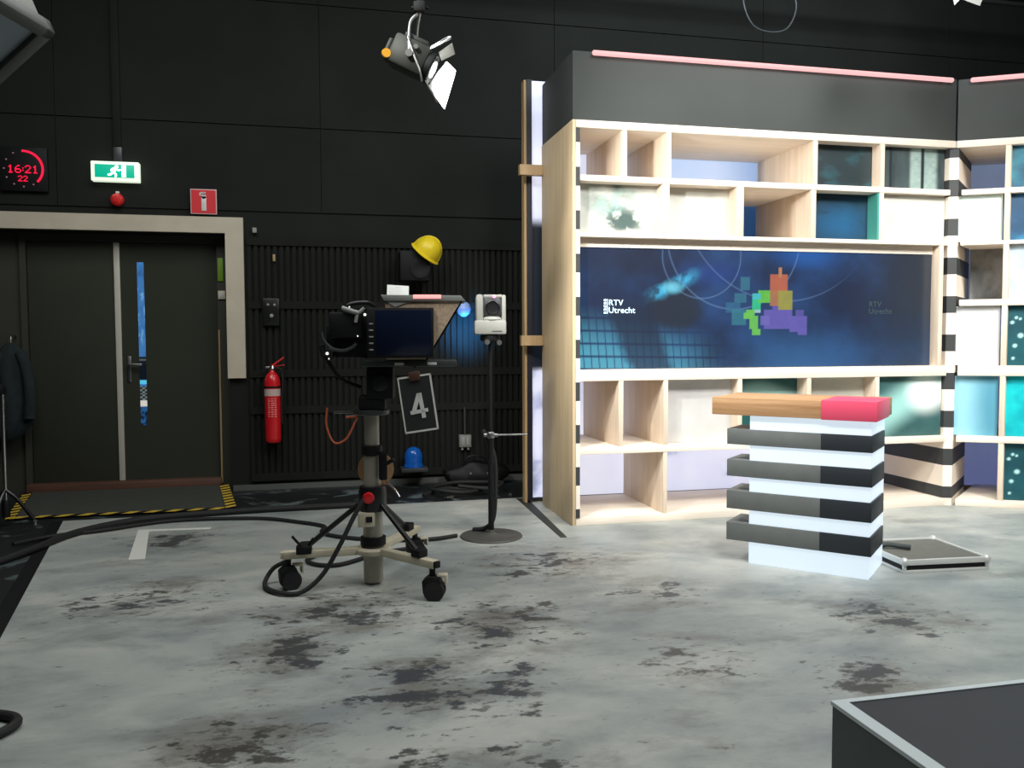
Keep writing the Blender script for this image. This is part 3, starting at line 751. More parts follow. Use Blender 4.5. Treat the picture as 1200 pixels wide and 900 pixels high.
# ------------------------------------------------------------------ studio camera with prompter
Sc = thing('studio_camera', (pc.x,pc.y,1.345), 'black studio camera with fabric-hooded teleprompter on the grey pedestal', 'camera')
w = MB(); hb(w,(-.05,-.16,1.346),(.52,.14,1.385),.006); w.build('prompter_tray', M_greydk, Sc)
for x in (.15,.345): 
    w = MB(); hb(w,(x,.158,.0+1.352) if 0 else (x,-.10,1.338),(x+.055,.145,1.35),.002); 
    w = MB(); hb(w,(x,.139,1.356),(x+.055,.146,1.372),.002); w.build('tray_clip', M_white, Sc)
w = MB(); hb(w,(-.20,-.10,1.40),(.12,.09,1.66),.015); hb(w,(-.26,-.07,1.46),(-.2,.06,1.60),.01); w.build('camera_body', M_black, Sc)
MB().cyl(hp(.12,0,1.53),hp(.34,0,1.55),.06,.07).build('lens', M_blackgl, Sc)
w = MB(); w.tube([hp(-.15,.0,1.66),hp(-.13,.0,1.72),hp(.0,.0,1.73),hp(.06,.0,1.66)], .012); w.build('top_handle', M_blackgl, Sc)
vf = MB(); hb(vf,(-.23,.02,1.52),(-.03,.17,1.67),.012); vf = vf.build('viewfinder', M_black, Sc)
w = MB(); w.tube([hp(-.15,.17,1.695),hp(-.09,.18,1.675),hp(-.055,.18,1.665)], .014, sub=3); w.tube([hp(-.055,.18,1.665),hp(-.02,.18,1.695)], .010, sub=1); w.tube([hp(-.062,.18,1.66),hp(-.072,.18,1.61)], .010, sub=1); w.build('viewfinder_arm', M_grey, Sc)
w = MB(); pts = [hp(-.16+.115*math.cos(a), .15, 1.56+.115*math.sin(a)) for a in np.linspace(PI*1.02,PI*1.78,9)]; w.tube(pts, .010, sub=3); w.build('zoom_handle', M_greydk, Sc)
for (x,y,z,r) in ((-.015,.20,1.655,.008),(-.245,.13,1.428,.009),(-.235,.13,1.395,.006),(-.105,.19,1.70,.004),(-.06,.185,1.53,.004)):
    MB().lathe([(r,0),(r,.004),(0,.006)], hp(x,y,z), Mh.to_3x3() @ Vector((0,0,1)), n=12).build('indicator_light', M_ledwhite, Sc)
w = MB(); hb(w,(-.215,.08,1.40),(-.19,.14,1.44),.003); hb(w,(-.25,.09,1.385),(-.22,.135,1.40),.003); w.build('connector_block', M_blackgl, Sc)
# hood: fabric sides, back and top
w = MB()
side = [(.10,1.39),(.335,1.39),(.545,1.735),(.10,1.735)]
for y in (-.17,.155): w.prism([hp(x,y,z) for x,z in side], (hp(0,.012,0)-hp(0,0,0)))
hb(w,(.10,-.17,1.39),(.112,.167,1.735),.0)
w.build('prompter_hood', M_fabric, Sc)
w = MB(); w.prism([hp(x,-.185,z) for x,z in ((.075,1.772),(.545,1.768),(.575,1.735),(.095,1.735))], (hp(0,.37,0)-hp(0,0,0)), bev=.004); w.build('hood_top', mat('hood_top_grey', lin(128,130,126), .5), Sc)
w = MB(); w.prism([hp(x,-.16,z) for x,z in ((.335,1.39),(.345,1.385),(.557,1.733),(.547,1.735))], (hp(0,.315,0)-hp(0,0,0))); w.build('prompter_glass', M_glass, Sc)
w = MB(); hb(w,(.265,.184,1.748),(.43,.192,1.772),.003); w.build('tally_light', M_tally, Sc)['label'] = 'glowing pink tally bar'
mo = MB(); hb(mo,(-.005,.17,1.40),(.385,.21,1.695),.006); mo = mo.build('monitor', M_black, Sc)
w = MB(); hb(w,(.045,.2095,1.415),(.37,.2125,1.68),.001); w.build('monitor_screen', M_navy, mo)['label'] = 'dark navy blank screen'
w = MB()
for k in range(5): hb(w,(.008+.0,.209,1.445+k*.038),(.032,.2125,1.453+k*.038),.001)
w.build('monitor_button', M_grey, mo)
w = MB(); w.prism([hp(x,.155,z) for x,z in ((.10,1.735),(.25,1.735),(.16,1.70))], (hp(0,.02,0)-hp(0,0,0))); w.build('hood_tab', M_grey, Sc)
# paper on top of the hood
Pp = MB(); Pp.prism([hp(x,.06+y,z) for x,y,z in ((.105,0,1.774),(.235,0,1.774),(.236,-.02,1.832),(.106,-.02,1.840))], (hp(0,-.012,0)-hp(0,0,0)))
Pp.mi = 1
for k in range(4): Pp.prism([hp(x,.0605-.004*k-.0035,1.786+k*.012) for x in ()] or [hp(.118,.061-.0042*(k+.9),1.786+k*.0125),hp(.19,.061-.0042*(k+.9),1.786+k*.0125),hp(.19,.061-.0042*(k+1.0),1.788+k*.0125),hp(.118,.061-.0042*(k+1.0),1.788+k*.0125)], (hp(0,-.001,0)-hp(0,0,0)))
tag(Pp.build('paper_sheet', [M_paper, mat('faint_lines', lin(205,208,206), .8)]), 'white paper sheet propped on top of the teleprompter hood', 'paper')
# number card
ctr = Vector((.5645,4.946,1.132)); rr = Vector((.196,-.043,.029)).normalized(); uu = Vector((-.024,.023,.331)).normalized()
Mc = frame(ctr-Vector((0,.0,0)), rr, uu)
Cd = thing('number_card', (ctr.x,ctr.y,ctr.z-.165), 'black card with white border and number 4 hung below the teleprompter', 'sign')
MB().box((-.10,-.167,-.004),(.10,.167,0), M=Mc).build('card', mat('card_black', lin(42,44,44), .55), Cd)
w = MB(); b = .011
w.box((-.10,-.167,0),(.10,-.167+b,.002),M=Mc); w.box((-.10,.167-b,0),(.10,.167,.002),M=Mc); w.box((-.10,-.167,0),(-.10+b*.7,.167,.002),M=Mc); w.box((.10-b,-.167,0),(.10,.167,.002),M=Mc)
w.build('card_border', M_tape, Cd)
w = MB(); Mq = Mc @ Matrix.Translation((-.004,-.012,0)) @ Matrix.Rotation(.05,4,'Z')
w.box((.012,-.078,.0005),(.036,.072,.003),M=Mq,bev=.001); w.box((-.05,-.046,.0005),(.056,-.024,.003),M=Mq,bev=.001)
w.prism([Mq @ Vector(q) for q in ((-.05,-.046,.0005),(-.022,-.046,.0005),(.036,.072,.0005),(.008,.072,.0005))], Mq.to_3x3() @ Vector((0,0,.0025)))
w.build('numeral', M_white, Cd, smooth=False)['label'] = 'white numeral 4'
w = MB(); w.box((-.03,.135,-.01),(.035,.19,.012),M=Mc,bev=.004); w.build('clip', mat('clip_brown', lin(80,52,40), .5), Cd)
w = MB(); w.tube([Mc @ Vector((.0,.185,0)), Mc @ Vector((.0,.20,-.01)), hp(.27,.13,1.345)], .005, sub=2); w.build('hanger', M_black, Cd)

# ------------------------------------------------------------------ round-base stand with robotic camera
st = Vector((1.262,6.245,0))
Rs = thing('round_base_stand', st, 'black upright stand on a round iron base beside the shelf', 'stand')
MB().lathe([(0,.006),(.236,.006),(.238,.012),(.232,.02),(.06,.026),(.03,.04),(.024,.06),(0,.06)], (st.x,st.y,0), n=56).build('round_base', mat('iron_base', lin(78,77,72), .55, noise=.1, nscale=14), Rs)
MB().cyl((st.x,st.y,.05),(st.x,st.y,.80),.022,n=20).build('lower_tube', M_black, Rs)
MB().cyl((st.x,st.y,.78),(st.x,st.y,1.50),.014,n=20).build('upper_tube', M_black, Rs)
w = MB(); w.lathe([(.024,.76),(.03,.765),(.03,.80),(.02,.81)], (st.x,st.y,0), n=20); w.cyl((st.x-.05,st.y+.01,.785),(st.x+.05,st.y-.02,.785),.014); w.build('clutch', M_steel, Rs)
MB().cyl((st.x+.03,st.y-.01,.785),(st.x+.27,st.y-.065,.79),.007,n=12).build('side_arm', M_steel, Rs)
MB().lathe([(.02,1.48),(.07,1.50),(.075,1.52),(.07,1.545),(0,1.547)], (st.x,st.y,0), n=24).build('mount_plate', M_black, Rs)
MB().cyl((st.x-.04,st.y-.05,1.49),(st.x-.04,st.y-.09,1.49),.02).build('mount_knob', M_steel, Rs); MB().cyl((st.x+.05,st.y-.04,1.485),(st.x+.055,st.y-.075,1.485),.02).build('mount_knob', M_steel, Rs)
MB().tube([(st.x-.11,st.y+.16,.03),(st.x-.03,st.y+.10,.05),(st.x+.025,st.y+.05,.13),(st.x+.04,st.y+.03,.35),(st.x+.035,st.y+.03,.6),(st.x-.02,st.y+.04,.75),(st.x-.05,st.y+.05,.82)], .018).build('stand_cable', M_rubber, Rs)
Pz = thing('robotic_camera', (st.x,st.y,1.547), 'white pan-tilt robotic camera on top of the round base stand', 'camera')
Mz = frame((st.x,st.y,1.547), (math.cos(-.16),math.sin(-.16),0), (0,0,1))   # local x right, y up, z to viewer
w = MB(); w.box((-.118,0,-.10),(.118,.105,.09), M=Mz, bev=.012); bs = w.build('camera_base', M_ptz, Pz)
w = MB()
for k in range(9): w.box((.012+k*.0085,.018,.0895),(.012+k*.0085+.006,.027,.0925), M=Mz)
w.build('badge', M_greydk, bs)['label'] = 'small dark illegible lettering'
MB().box((-.108,.095,-.07),(-.05,.30,.06), M=Mz, bev=.022).build('side_arm', M_ptz, Pz)
MB().box((.085,.095,-.07),(.118,.295,.05), M=Mz, bev=.012).build('side_arm', M_ptz, Pz)
MB().lathe([(.07,0),(.075,.012),(.06,.03),(.04,.034),(0,.034)], Mz @ Vector((.015,.10,.02)), (0,0,1), n=32).build('turntable', M_ptz, Pz)
hd = MB(); hd.box((-.052,.135,-.08),(.086,.285,.045), M=Mz, bev=.02); hd = hd.build('camera_head', M_greydk, Pz)
hd2 = MB().lathe([(.055,0),(.055,.02),(.048,.024),(.04,.014),(0,.010)], Mz @ Vector((.017,.20,.04)), Mz.to_3x3() @ Vector((0,0,1)), n=36); hd2.build('lens', M_blackgl, hd)
MB().box((-.052,.272,-.06),(.09,.297,.05), M=Mz, bev=.008).build('top_bridge', M_ptz, Pz)
MB().lathe([(.013,0),(.013,.004),(0,.008)], Mz @ Vector((.03,.283,.05)), Mz.to_3x3() @ Vector((0,0,1)), n=16).build('tally_lamp', M_ptzled, Pz)

# ------------------------------------------------------------------ the big shelf
SX0, SXE, SY, SD = 1.97, 5.438, 6.44, .94
SB = SY+SD
SH = thing('display_shelf', (SX0,SY,0), 'large pale wood shelf wall holding a wide screen and printed panels', 'shelf')
MB().box((SX0,SY,.006),(SX0+.028,SB,3.235), bev=.002).build('side_panel', M_pineS, SH)
def board(z0, z1, x0, x1, par=SH, nm='shelf_board'): return MB().box((x0,SY,z0),(x1,SB,z1), bev=.003).build(nm, M_pineX, par)
xin = SX0+.03
board(3.175,3.235,xin,5.488,nm='top_board'); board(2.762,2.808,xin,SXE); board(2.322,2.355,xin,SXE); board(1.172,1.262,xin,SXE); board(.58,.636,xin,SXE); board(.006,.068,xin,SXE,nm='bottom_board')
def div(xc, z0, z1, wd=.04): return MB().box((xc-wd/2,SY+.004,z0),(xc+wd/2,SB,z1), bev=.002).build('divider', M_pineZ, SH)
for x in (2.408,2.786,4.112,4.758): div(x,2.808,3.175)
for x, wd in ((2.762,.062),(3.42,.066),(4.10,.046),(4.755,.042)): div(x,2.355,2.762,wd)
for x in (2.38,2.77,3.436,4.082,4.745): div(x,.636,1.172)
for x in (2.768,4.082,4.745): div(x,.068,.58,.034)
MB().box((5.345,SY,1.262),(5.385,SY+.12,2.322), bev=.003).build('divider', M_pineZ, SH)
# timber braces at the back left
MB().box((1.755,7.32,2.965),(1.968,7.38,3.055)).build('brace', M_stud, SH)
MB().box((1.765,7.32,1.455),(1.968,7.38,1.545)).build('brace', M_stud, SH)
# striped strip on the left front edge
PER, BK = .3405, .15
def stripes(w, box_fn, z0, z1, phase):
    k = math.floor((z0-phase)/PER); z = phase+k*PER
    while z < z1:
        for a, b, mi in ((z,z+BK,0),(z+BK,z+PER,1)):
            a2, b2 = max(a,z0), min(b,z1)
            if b2 > a2+1e-4: w.mi = mi; box_fn(w, a2, b2)
        z += PER
w = MB(); stripes(w, lambda w,a,b: w.box((xin-.002,SY-.006,a),(xin+.03,SY+.16,b)), .07, 3.17, -.007)
w.build('striped_edge', [M_stripeb, M_stripew], SH)['label'] = 'black and white blocks down the left front edge'

# prints in the pigeonholes
def panel(nm, x0, x1, z0, z1, y, fn, label, m=None, nx=90, ny=70):
    o = picture('print_panel', (x0,y,z0), (1,0,0), (0,0,1), x1-x0, z1-z0, nx, ny, fn, m or M_print, SH, .012)
    o['label'] = label; return o
def p_mist(u, v):
    n = fbm(u*4, v*3, 11); c = mix(C(184,188,180), C(212,212,204), n)
    k = sm(.35,.75,fbm(u*3+2,v*2.4+4,21))*sm(1.0,.45,np.hypot((u-.28)*1.1,(v-1.0)*1.3)); c = mix(c, C(130,140,132), k*.9)
    c = mix(c, C(150,190,180), sm(.42,.6,fbm(u*5,v*4,31))*sm(.42,.1,np.hypot((u-.52),(v-.55)*.8))*.7)
    g = sm(.36,.62,fbm(u*12,v*9,41)+.22*sm(.34,.02,np.hypot((u-.60)*.9,(v-.26)))-.06)*sm(.40,.1,np.hypot((u-.58)*.95,(v-.28)*.9)); c = mix(c, C(44,70,66), g*.95)
    c = mix(c, C(70,96,92), sm(.1,.0,np.hypot((u-.5),(v-.98)*.8))*.8)
    c = mix(c, C(110,120,120), sm(.9,1.0,u)*sm(.4,.7,fbm(u*6,v*4,8))*.6)
    return mix(c, C(222,198,190), sm(.14,.0,v)*.5)
def p_white(seed, a=(236,236,228), b=(252,252,246)):
    return lambda u, v: mix(C(*a), C(*b), fbm(u*3, v*2.5, seed))
def p_darkteal(u, v): return mix(C(26,40,44), C(34,74,82), sm(.45,.7,fbm(u*3,v*3,5))*.8+.1*v)
def p_bark(u, v):
    c = mix(C(36,46,50), C(70,84,84), fbm(u*14, v*2, 51)); k = sm(.44,.5,u)*sm(.92,.84,u); c = mix(c, mix(C(110,132,128), C(176,196,188), fbm(u*9,v*8,61)), k*.85)
    c = mix(c, C(28,38,42), sm(.035,.015,np.abs(u-.66))+sm(.03,.01,np.abs(u-.17))); return c
def p_tealblue(u, v):
    c = mix(C(14,36,52), C(16,58,78), fbm(u*3,v*3,71)); return mix(c, C(24,84,124), sm(.7,.0,np.hypot((u-.48),(v-.38)*1.1))*sm(.3,.6,fbm(u*5,v*5,72)+.15))
def p_tealwave(u, v):
    c = mix(C(24,70,70), C(40,100,98), fbm(u*3,v*3,81)); return mix(c, C(180,222,214), sm(.3,.02,np.abs(v-.62-.25*np.sin(u*4)*.4)))
def p_beige(u, v): return mix(C(176,172,160), C(206,202,190), fbm(u*2, v*9, 91))
def p_glow(u, v):
    c = mix(C(38,70,72), C(70,110,108), fbm(u*3,v*3,101)); d = np.abs((v-.1)-1.0*u*(.7+.5*u)+.0); k = sm(.5,.05,np.abs(v-.25-.75*u)); c = mix(c, C(170,222,214), k*.8)
    c = mix(c, C(244,252,246), sm(.42,.1,np.hypot((u-.78),(v-.72)*.9))); return mix(c, C(190,226,220), sm(.22,.02,np.hypot(u-.02,(v-.52)))*.8)
panel('a', 2.035, 2.731, 2.357, 2.760, SY+.12, p_mist, 'misty white print with a dark green plant patch')
panel('b', 2.795, 3.386, 2.357, 2.760, SY+.14, p_white(3,(186,187,178),(212,212,203)), 'plain off-white print')
panel('c', 4.134, 4.736, 2.81, 3.173, SY+.12, p_darkteal, 'dark teal print')
panel('d', 4.780, SXE, 2.81, 3.173, SY+.08, p_bark, 'print of grey-green vertical bark bands')
panel('e', 4.125, 4.733, 2.357, 2.760, SY+.14, p_tealblue, 'deep teal print with blue glow')
panel('f', 4.777, SXE, 2.357, 2.760, SY+.07, p_white(7,(186,185,174),(212,210,200)), 'bright white print')
panel('g', 2.792, 3.415, .638, 1.170, SY+.12, p_white(9,(188,186,183),(212,210,207)), 'white print with faint grey clouds')
panel('h', 3.458, 4.06, .638, 1.170, SY+.16, p_tealwave, 'green teal print with pale wave')
panel('i', 4.104, 4.723, .638, 1.170, SY+.16, p_beige, 'grey beige print')
panel('j', 4.767, SXE, .638, 1.170, SY+.06, p_glow, 'teal print with a white glowing curve')
# teal strip on one side of the teal bay
MB().box((4.714,SY+.006,2.36),(4.733,SY+.14,2.758)).build('bay_side_strip', mat('teal_strip', lin(70,150,138), .5), SH)

# wing, turned towards the room
WA = math.radians(29.6); WO = Vector((5.492,6.437,0)); wa = Vector((math.cos(WA),-math.sin(WA),0)); wb = Vector((math.sin(WA),math.cos(WA),0))
MW = Matrix(((wa.x,wb.x,0,WO.x),(wa.y,wb.y,0,WO.y),(0,0,1,0),(0,0,0,1)))
WL = 1.75
WG = thing('display_shelf', WO, 'pale wood shelf wing angled at the right end of the big shelf', 'shelf', M=MW.copy())
def wbx(a, b, nm, m, bev=.003): return MB().box(a, b, M=MW, bev=bev).build(nm, m, WG)
def wboard(z0, z1, nm, s0=.045, s1=.385): return MB().prism([MW @ Vector(q) for q in ((s0,0,z0),(WL,0,z0),(WL,.9,z0),(s1,.9,z0))], (0,0,z1-z0), bev=.003).build(nm, M_pineX, WG)
for z0, z1 in ((2.762,2.808),(2.322,2.355),(1.172,1.262),(.58,.636),(1.79,1.845)): wboard(z0, z1, 'shelf_board')
wboard(3.175, 3.235, 'top_board', .0, .0); wboard(.006, .068, 'bottom_board', .05, .39)
rows = ((2.808,3.175),(2.355,2.762),(1.845,2.322),(1.262,1.79),(.636,1.172),(.068,.58))
for s in (.405,1.06):
    for z0, z1 in rows: MB().prism([MW @ Vector(q) for q in ((s-.022,.004,z0),(s+.022,.004,z0),(s+.357,.9,z0),(s+.313,.9,z0))], (0,0,z1-z0), bev=.002).build('divider', M_pineZ, WG)
wbx((WL,0,.006),(WL+.03,.9,3.235),'side_panel',M_pineS,.002)
def wp(s0, s1, z0, z1, dep, fn, label, m=None):
    o = picture('print_panel', WO+wa*s0+wb*dep+Vector((0,0,z0+.002)), wa, (0,0,1), s1-s0, z1-z0-.004, 60, 60, fn, m or M_print, WG, .012); o['label'] = label
two = lambda a, b, seed, f=3: (lambda u, v: mix(C(*a), C(*b), sm(.3,.7,fbm(u*f, v*f, seed))))
def grad(a, b): return lambda u, v: mix(C(*a), C(*b), sm(.2,.9,u+.1*fbm(u*4,v*4,3)))
def spots(u, v):
    c = mix(C(14,52,64), C(30,96,104), fbm(u*3,v*3,121)); 
    for (x, y, r) in ((.09,.72,.035),(.14,.80,.03),(.19,.78,.025),(.2,.5,.05),(.13,.33,.04),(.11,.12,.03),(.4,.3,.05),(.6,.7,.04),(.8,.4,.05)): c = mix(c, C(176,226,226), sm(r,r*.4,np.hypot(u-x,(v-y)*.9)))
    return c
wp(.03,.383,*rows[1],.05,p_white(13,(180,196,186),(200,212,203)),'pale mint print')
wp(.03,.383,*rows[3],.05,p_white(15,(192,195,195),(210,211,210)),'white print in the corner')
wp(.03,.383,*rows[4],.06,grad((150,206,222),(86,150,172)),'light blue print fading to teal')
wp(.427,1.038,*rows[0],.06,two((20,84,110),(46,140,160),22),'teal blue print')
wp(.427,1.038,*rows[1],.06,two((26,70,104),(40,120,160),23),'mid blue print')
wp(.427,1.038,*rows[2],.06,two((178,194,206),(214,226,232),24),'pale grey blue print')
wp(.427,1.038,*rows[3],.06,spots,'dark teal print with small bright spots')
wp(.427,1.038,*rows[4],.06,two((0,170,180),(20,206,210),26),'bright cyan print')
wp(.427,1.038,*rows[5],.06,spots,'teal print with round light spots')
for k, a in enumerate((((30,60,80),(60,110,130)),((220,226,222),(244,246,240)),((20,80,96),(60,150,160)),((226,230,226),(246,248,244)),((40,80,110),(70,120,160)),((200,206,210),(236,238,238)))):
    wp(1.082,WL,*rows[k],.06,two(a[0],a[1],40+k),['slate teal print','off-white end print','teal end print','pale end print','blue end print','pale grey end print'][k])
# grey dark panel in the wing's third row
wp(.215,.535,*rows[2],.42,two((92,96,98),(132,134,134),30,2),'dark grey smoky print')
# striped corner post between shelf and wing
Cp = thing('corner_post', (5.48,6.47,.006), 'black and white striped wedge post in the corner between the two shelves', 'post')
wedge = [(5.445,6.465),(5.515,6.435),(6.10,6.955),(6.06,7.37),(5.445,7.37)]
w = MB(); stripes(w, lambda w,a,b: w.prism([(x,y,a) for x,y in wedge], (0,0,b-a)), .072, 3.17, .0265)
w.build('striped_column', [M_stripeb, M_stripew], Cp)
w = MB(); w.prism([(x,y,.006) for x,y in wedge], (0,0,.066)); w.build('plinth', M_pineX, Cp)

# fascias and light tubes
tag(MB().box((SX0+.005,SY+.01,3.237),(5.488,SB,3.77), bev=.004).build('fascia_box', M_fascia), 'dark grey fascia box on top of the big shelf', 'fascia', 'fascia boxes')
w = MB().box((.004,.01,3.237),(WL,.9,3.765), M=MW, bev=.004); tag(w.build('fascia_box', M_fascia), 'dark grey fascia box on top of the angled shelf wing', 'fascia', 'fascia boxes')
def ltube(p0, p1, label):
    o = thing('light_tube', (Vector(p0)+Vector(p1))/2, label, 'light', 'pink light tubes')
    p0, p1 = Vector(p0), Vector(p1); d = (p1-p0).normalized()
    MB().lathe([(0,0),(.012,.003),(.02,.012),(.02,(p1-p0).length-.012),(.012,(p1-p0).length-.003),(0,(p1-p0).length)], p0, d, n=20).build('tube', M_tube, o)
    w = MB(); 
    for q in (p0+d*.1, p1-d*.1): w.box((q.x-.012,q.y-.0,q.z-.012),(q.x+.012,q.y+.034,q.z+.012))
    w.build('tube_clip', M_black, o)
ltube((2.125,SY-.022,3.752),(5.425,SY-.022,3.748), 'long pink light tube along the fascia of the big shelf')
q0 = WO+wa*.09-wb*.022; q1 = WO+wa*(WL-.05)-wb*.022
ltube((q0.x,q0.y,3.745),(q1.x,q1.y,3.745), 'shorter pink light tube on the angled fascia at right')

MB().box((xin+.004,SY+.085,2.250),(5.343,SY+.14,2.320), bev=.002).build('header_strip', M_pineX, SH)
# screen in the middle of the shelf
SCY = SY+.10
Sn = thing('video_screen', (3.68,SCY,1.262), 'wide blue video screen with coloured mosaic set in the big shelf', 'screen')
sx0, sx1, sz0, sz1 = 2.036, 5.343, 1.266, 2.248
W_, H_ = sx1-sx0, sz1-sz0
def scr(u, v):
    U = u*W_/H_
    c = mix(C(22,40,72), C(38,78,132), sm(.25,.75,fbm(U*1.6, v*1.8, 201)))
    c = mix(c, C(26,36,58), sm(.55,.95,v)*sm(.42,.0,u)*.8)
    c = mix(c, C(30,96,176), sm(.30,.0,np.hypot((u-.62)*2.0,(v-.98)*1.6))*.85)
    c = mix(c, C(36,70,150), sm(.22,.0,np.hypot((u-.36)*1.6,(v-.80)*1.4))*.6)
    c = mix(c, C(52,60,66), sm(.70,1.0,u)*sm(.1,.6,v)*.85)
    c = mix(c, C(62,84,104), sm(.68,1.0,u)*sm(.6,.0,v)*.6)
    c = mix(c, C(58,112,160), sm(.45,.0,v)*sm(.35,.6,u)*sm(.9,.62,u)*.55)
    # continents: dark masses
    land = sm(.15,.08,np.hypot((u-.26)*1.6,(v-.50)*.62)+.03*(fbm(U*8,v*8,5)-.5)); c = mix(c, C(36,46,58), land*.85)
    land2 = sm(.075,.04,np.abs(u-.085-.11*(1-v))+.03*(fbm(U*7,v*7,9)-.5))*sm(.65,.45,v); c = mix(c, C(28,44,66), land2*.8)
    # window grid low left
    gx = (U*15.0+1.2*v) % 1; gy = (v*9.4+.55*u) % 1
    cell = sm(.0,.12,gx)*sm(1,.88,gx)*sm(0,.16,gy)*sm(1,.84,gy)
    gm = sm(.58,.06,v+.55*u)*sm(.42,.2,u)*(1-land*.9)*(1-land2*.85); c = mix(c, C(86,172,198), cell*gm)
    # glow trail
    d = np.abs(v-.70-1.45*(u-.255))*.55+.03*(fbm(U*9,v*9,77)-.5); gl = sm(.05,.0,d)*sm(.095,.01,np.abs(u-.25)); c = mix(c, C(70,190,235), np.clip(gl*(.25+sm(.38,.62,fbm(U*17,v*17,33))), 0, 1))
    c = mix(c, C(120,220,245), sm(.075,.01,np.hypot((u-.250)*1.9,(v-.68)))*.9)
    # thin arcs
    for (cx0, cy0, r0, wdt, a) in ((.42,1.12,.62,.010,.45),(.56,1.55,.98,.009,.4),(.33,.95,.36,.008,.5)):
        rr_ = np.hypot((u-cx0)*W_/H_, v-cy0); c = mix(c, C(120,160,210), sm(wdt,.0,np.abs(rr_-r0))*a*sm(.1,.2,u)*sm(.8,.6,u))
    # coloured mosaic built of square cells
    q = np.floor(U*36); p_ = np.floor(v*36); uu_ = (q+.5)/36*H_/W_; vv_ = (p_+.5)/36; um = uu_+.018; vm = .18+(vv_-.268)*1.19
    def blk(x0, x1, y0, y1, col, a=1.):
        nonlocal c
        k = (um > x0) & (um < x1) & (vm > y0) & (vm < y1); c = mix(c, C(*col), k*a*(.86+.14*vnoise(q*.9, p_*.9, 55)))
    jit = .82+.36*vnoise(q*.7+3, p_*.7, 55)
    blk(.452,.482,.67,.78,(58,124,146),.8); blk(.437,.472,.52,.62,(58,124,146),.75); blk(.415,.455,.42,.53,(52,116,150),.7); blk(.432,.472,.28,.44,(56,136,150),.7)
    blk(.487,.513,.47,.60,(48,200,140)); blk(.508,.536,.52,.66,(104,196,70)); blk(.487,.512,.57,.61,(70,190,200))
    blk(.475,.500,.40,.47,(110,200,84)); blk(.467,.487,.36,.42,(110,200,84)); blk(.477,.507,.26,.40,(110,200,84)); blk(.492,.515,.18,.27,(110,200,84))
    blk(.540,.586,.62,.82,(190,104,76)); blk(.540,.570,.50,.64,(176,120,80)); blk(.566,.602,.47,.65,(160,156,72)); blk(.559,.569,.80,.87,(190,130,90))
    blk(.524,.604,.27,.46,(104,96,180)); blk(.510,.536,.28,.38,(112,106,186)); blk(.545,.566,.43,.50,(100,92,176)); blk(.592,.646,.24,.38,(104,96,180)); blk(.615,.635,.36,.47,(100,92,176),.8); blk(.620,.648,.18,.27,(104,96,180)); blk(.500,.51,.42,.46,(160,200,210))
    return c
picture('screen_panel', (sx0,SCY,sz0), (1,0,0), (0,0,1), W_, H_, 420, 150, scr, M_screen, Sn, .04, M_black)
def scr_text(s, x, z, size, m, lab, sp=1.0):
    me = textmesh(s, size, .002, .0008, sp)
    Mt = frame((x,SCY-.003,z),(1,0,0),(0,0,1)); o = MB().mesh(me, Mt).build('screen_lettering', m, Sn, smooth=False); o['label'] = lab
scr_text('RTV', 2.368, 1.803, .067, M_screentext, 'pale letters RTV', 1.05)
scr_text('Utrecht', 2.420, 1.742, .067, M_screentext, 'pale letters Utrecht', 1.08)
w = MB()
for k in range(5): w.box((2.266,SCY-.004,1.716+k*.025),(2.284,SCY-.002,1.733+k*.025)); 
w.box((2.290,SCY-.004,1.716),(2.298,SCY-.002,1.834)); w.build('screen_logo_bar', M_screentext, Sn)
scr_text('RTV', 4.775, 1.803, .067, M_screenfaint, 'faint second letters RTV', 1.05)
scr_text('Utrecht', 4.827, 1.742, .067, M_screenfaint, 'faint second letters Utrecht', 1.08)

# backlit backdrop behind the shelf
Bd = thing('backlit_backdrop', (1.85,7.5,0), 'tall backlit sky print standing behind the big shelf', 'backdrop')
def sky(u, v):
    z = v*3.83; U = u*4
    c = mix(C(200,206,238), C(238,240,253), fbm(U*2.6, z*2.2, 301))
    c = mix(c, C(150,182,222), sm(.45,.75,fbm(U*1.3+4, z*1.3, 311))*sm(2.3,3.0,z)*.8)
    c = mix(c, C(190,214,248), sm(.08,.25,u)*sm(2.4,2.8,z)*.8); c = mix(c, C(140,168,214), sm(.42,.55,u)*sm(2.4,2.8,z)*.6)
    c = mix(c, C(112,124,158), sm(.50,.72,fbm(U*3.4, z*3.4, 321))*sm(1.4,1.0,z)*.8)
    c = mix(c, C(90,100,126), sm(.8,1.0,u)*.9)
    edge = .12*(fbm(U*4, z*2, 331)-.5)
    zb = 2.55+.36*sm(.05,.3,u); k = sm(1.16,1.22,z+edge*.3)*sm(.06,-.06,z+edge*.6-zb)
    return mix(c, mix(C(16,22,32), C(40,72,112), sm(.06,.35,u)*sm(1.9,2.5,z)), k)
picture('backdrop_print', (1.90,7.5,.05), (1,0,0), (0,0,1), 4.1, 3.79, 160, 150, sky, M_backlit, Bd, .03)
MB().box((1.853,7.46,.03),(1.90,7.56,3.84)).build('edge_frame', M_purple, Bd)
MB().box((1.829,7.47,.006),(1.852,7.56,3.835)).build('stud', M_stud, Bd)['label'] = 'thin tan timber stud'
for x in (3.2,5.0): MB().prism([(x,7.53,.006),(x,8.2,.006),(x,7.53,1.6)], (.04,0,0)).build('prop', M_stud, Bd)
def sky2(u, v): return mix(mix(C(84,100,128), C(126,138,166), fbm(u*4,v*6,341)), C(86,92,146), sm(.3,.0,v)*.7)
Bd2 = thing('backlit_backdrop', WO+wb*.95, 'dim slate-blue backlit print standing behind the angled shelf wing', 'backdrop')
oo = WO+wa*.22+wb*.94+Vector((0,0,.05)); picture('backdrop_print', oo, wa, (0,0,1), 1.55, 3.6, 60, 80, sky2, M_backlit, Bd2, .03)
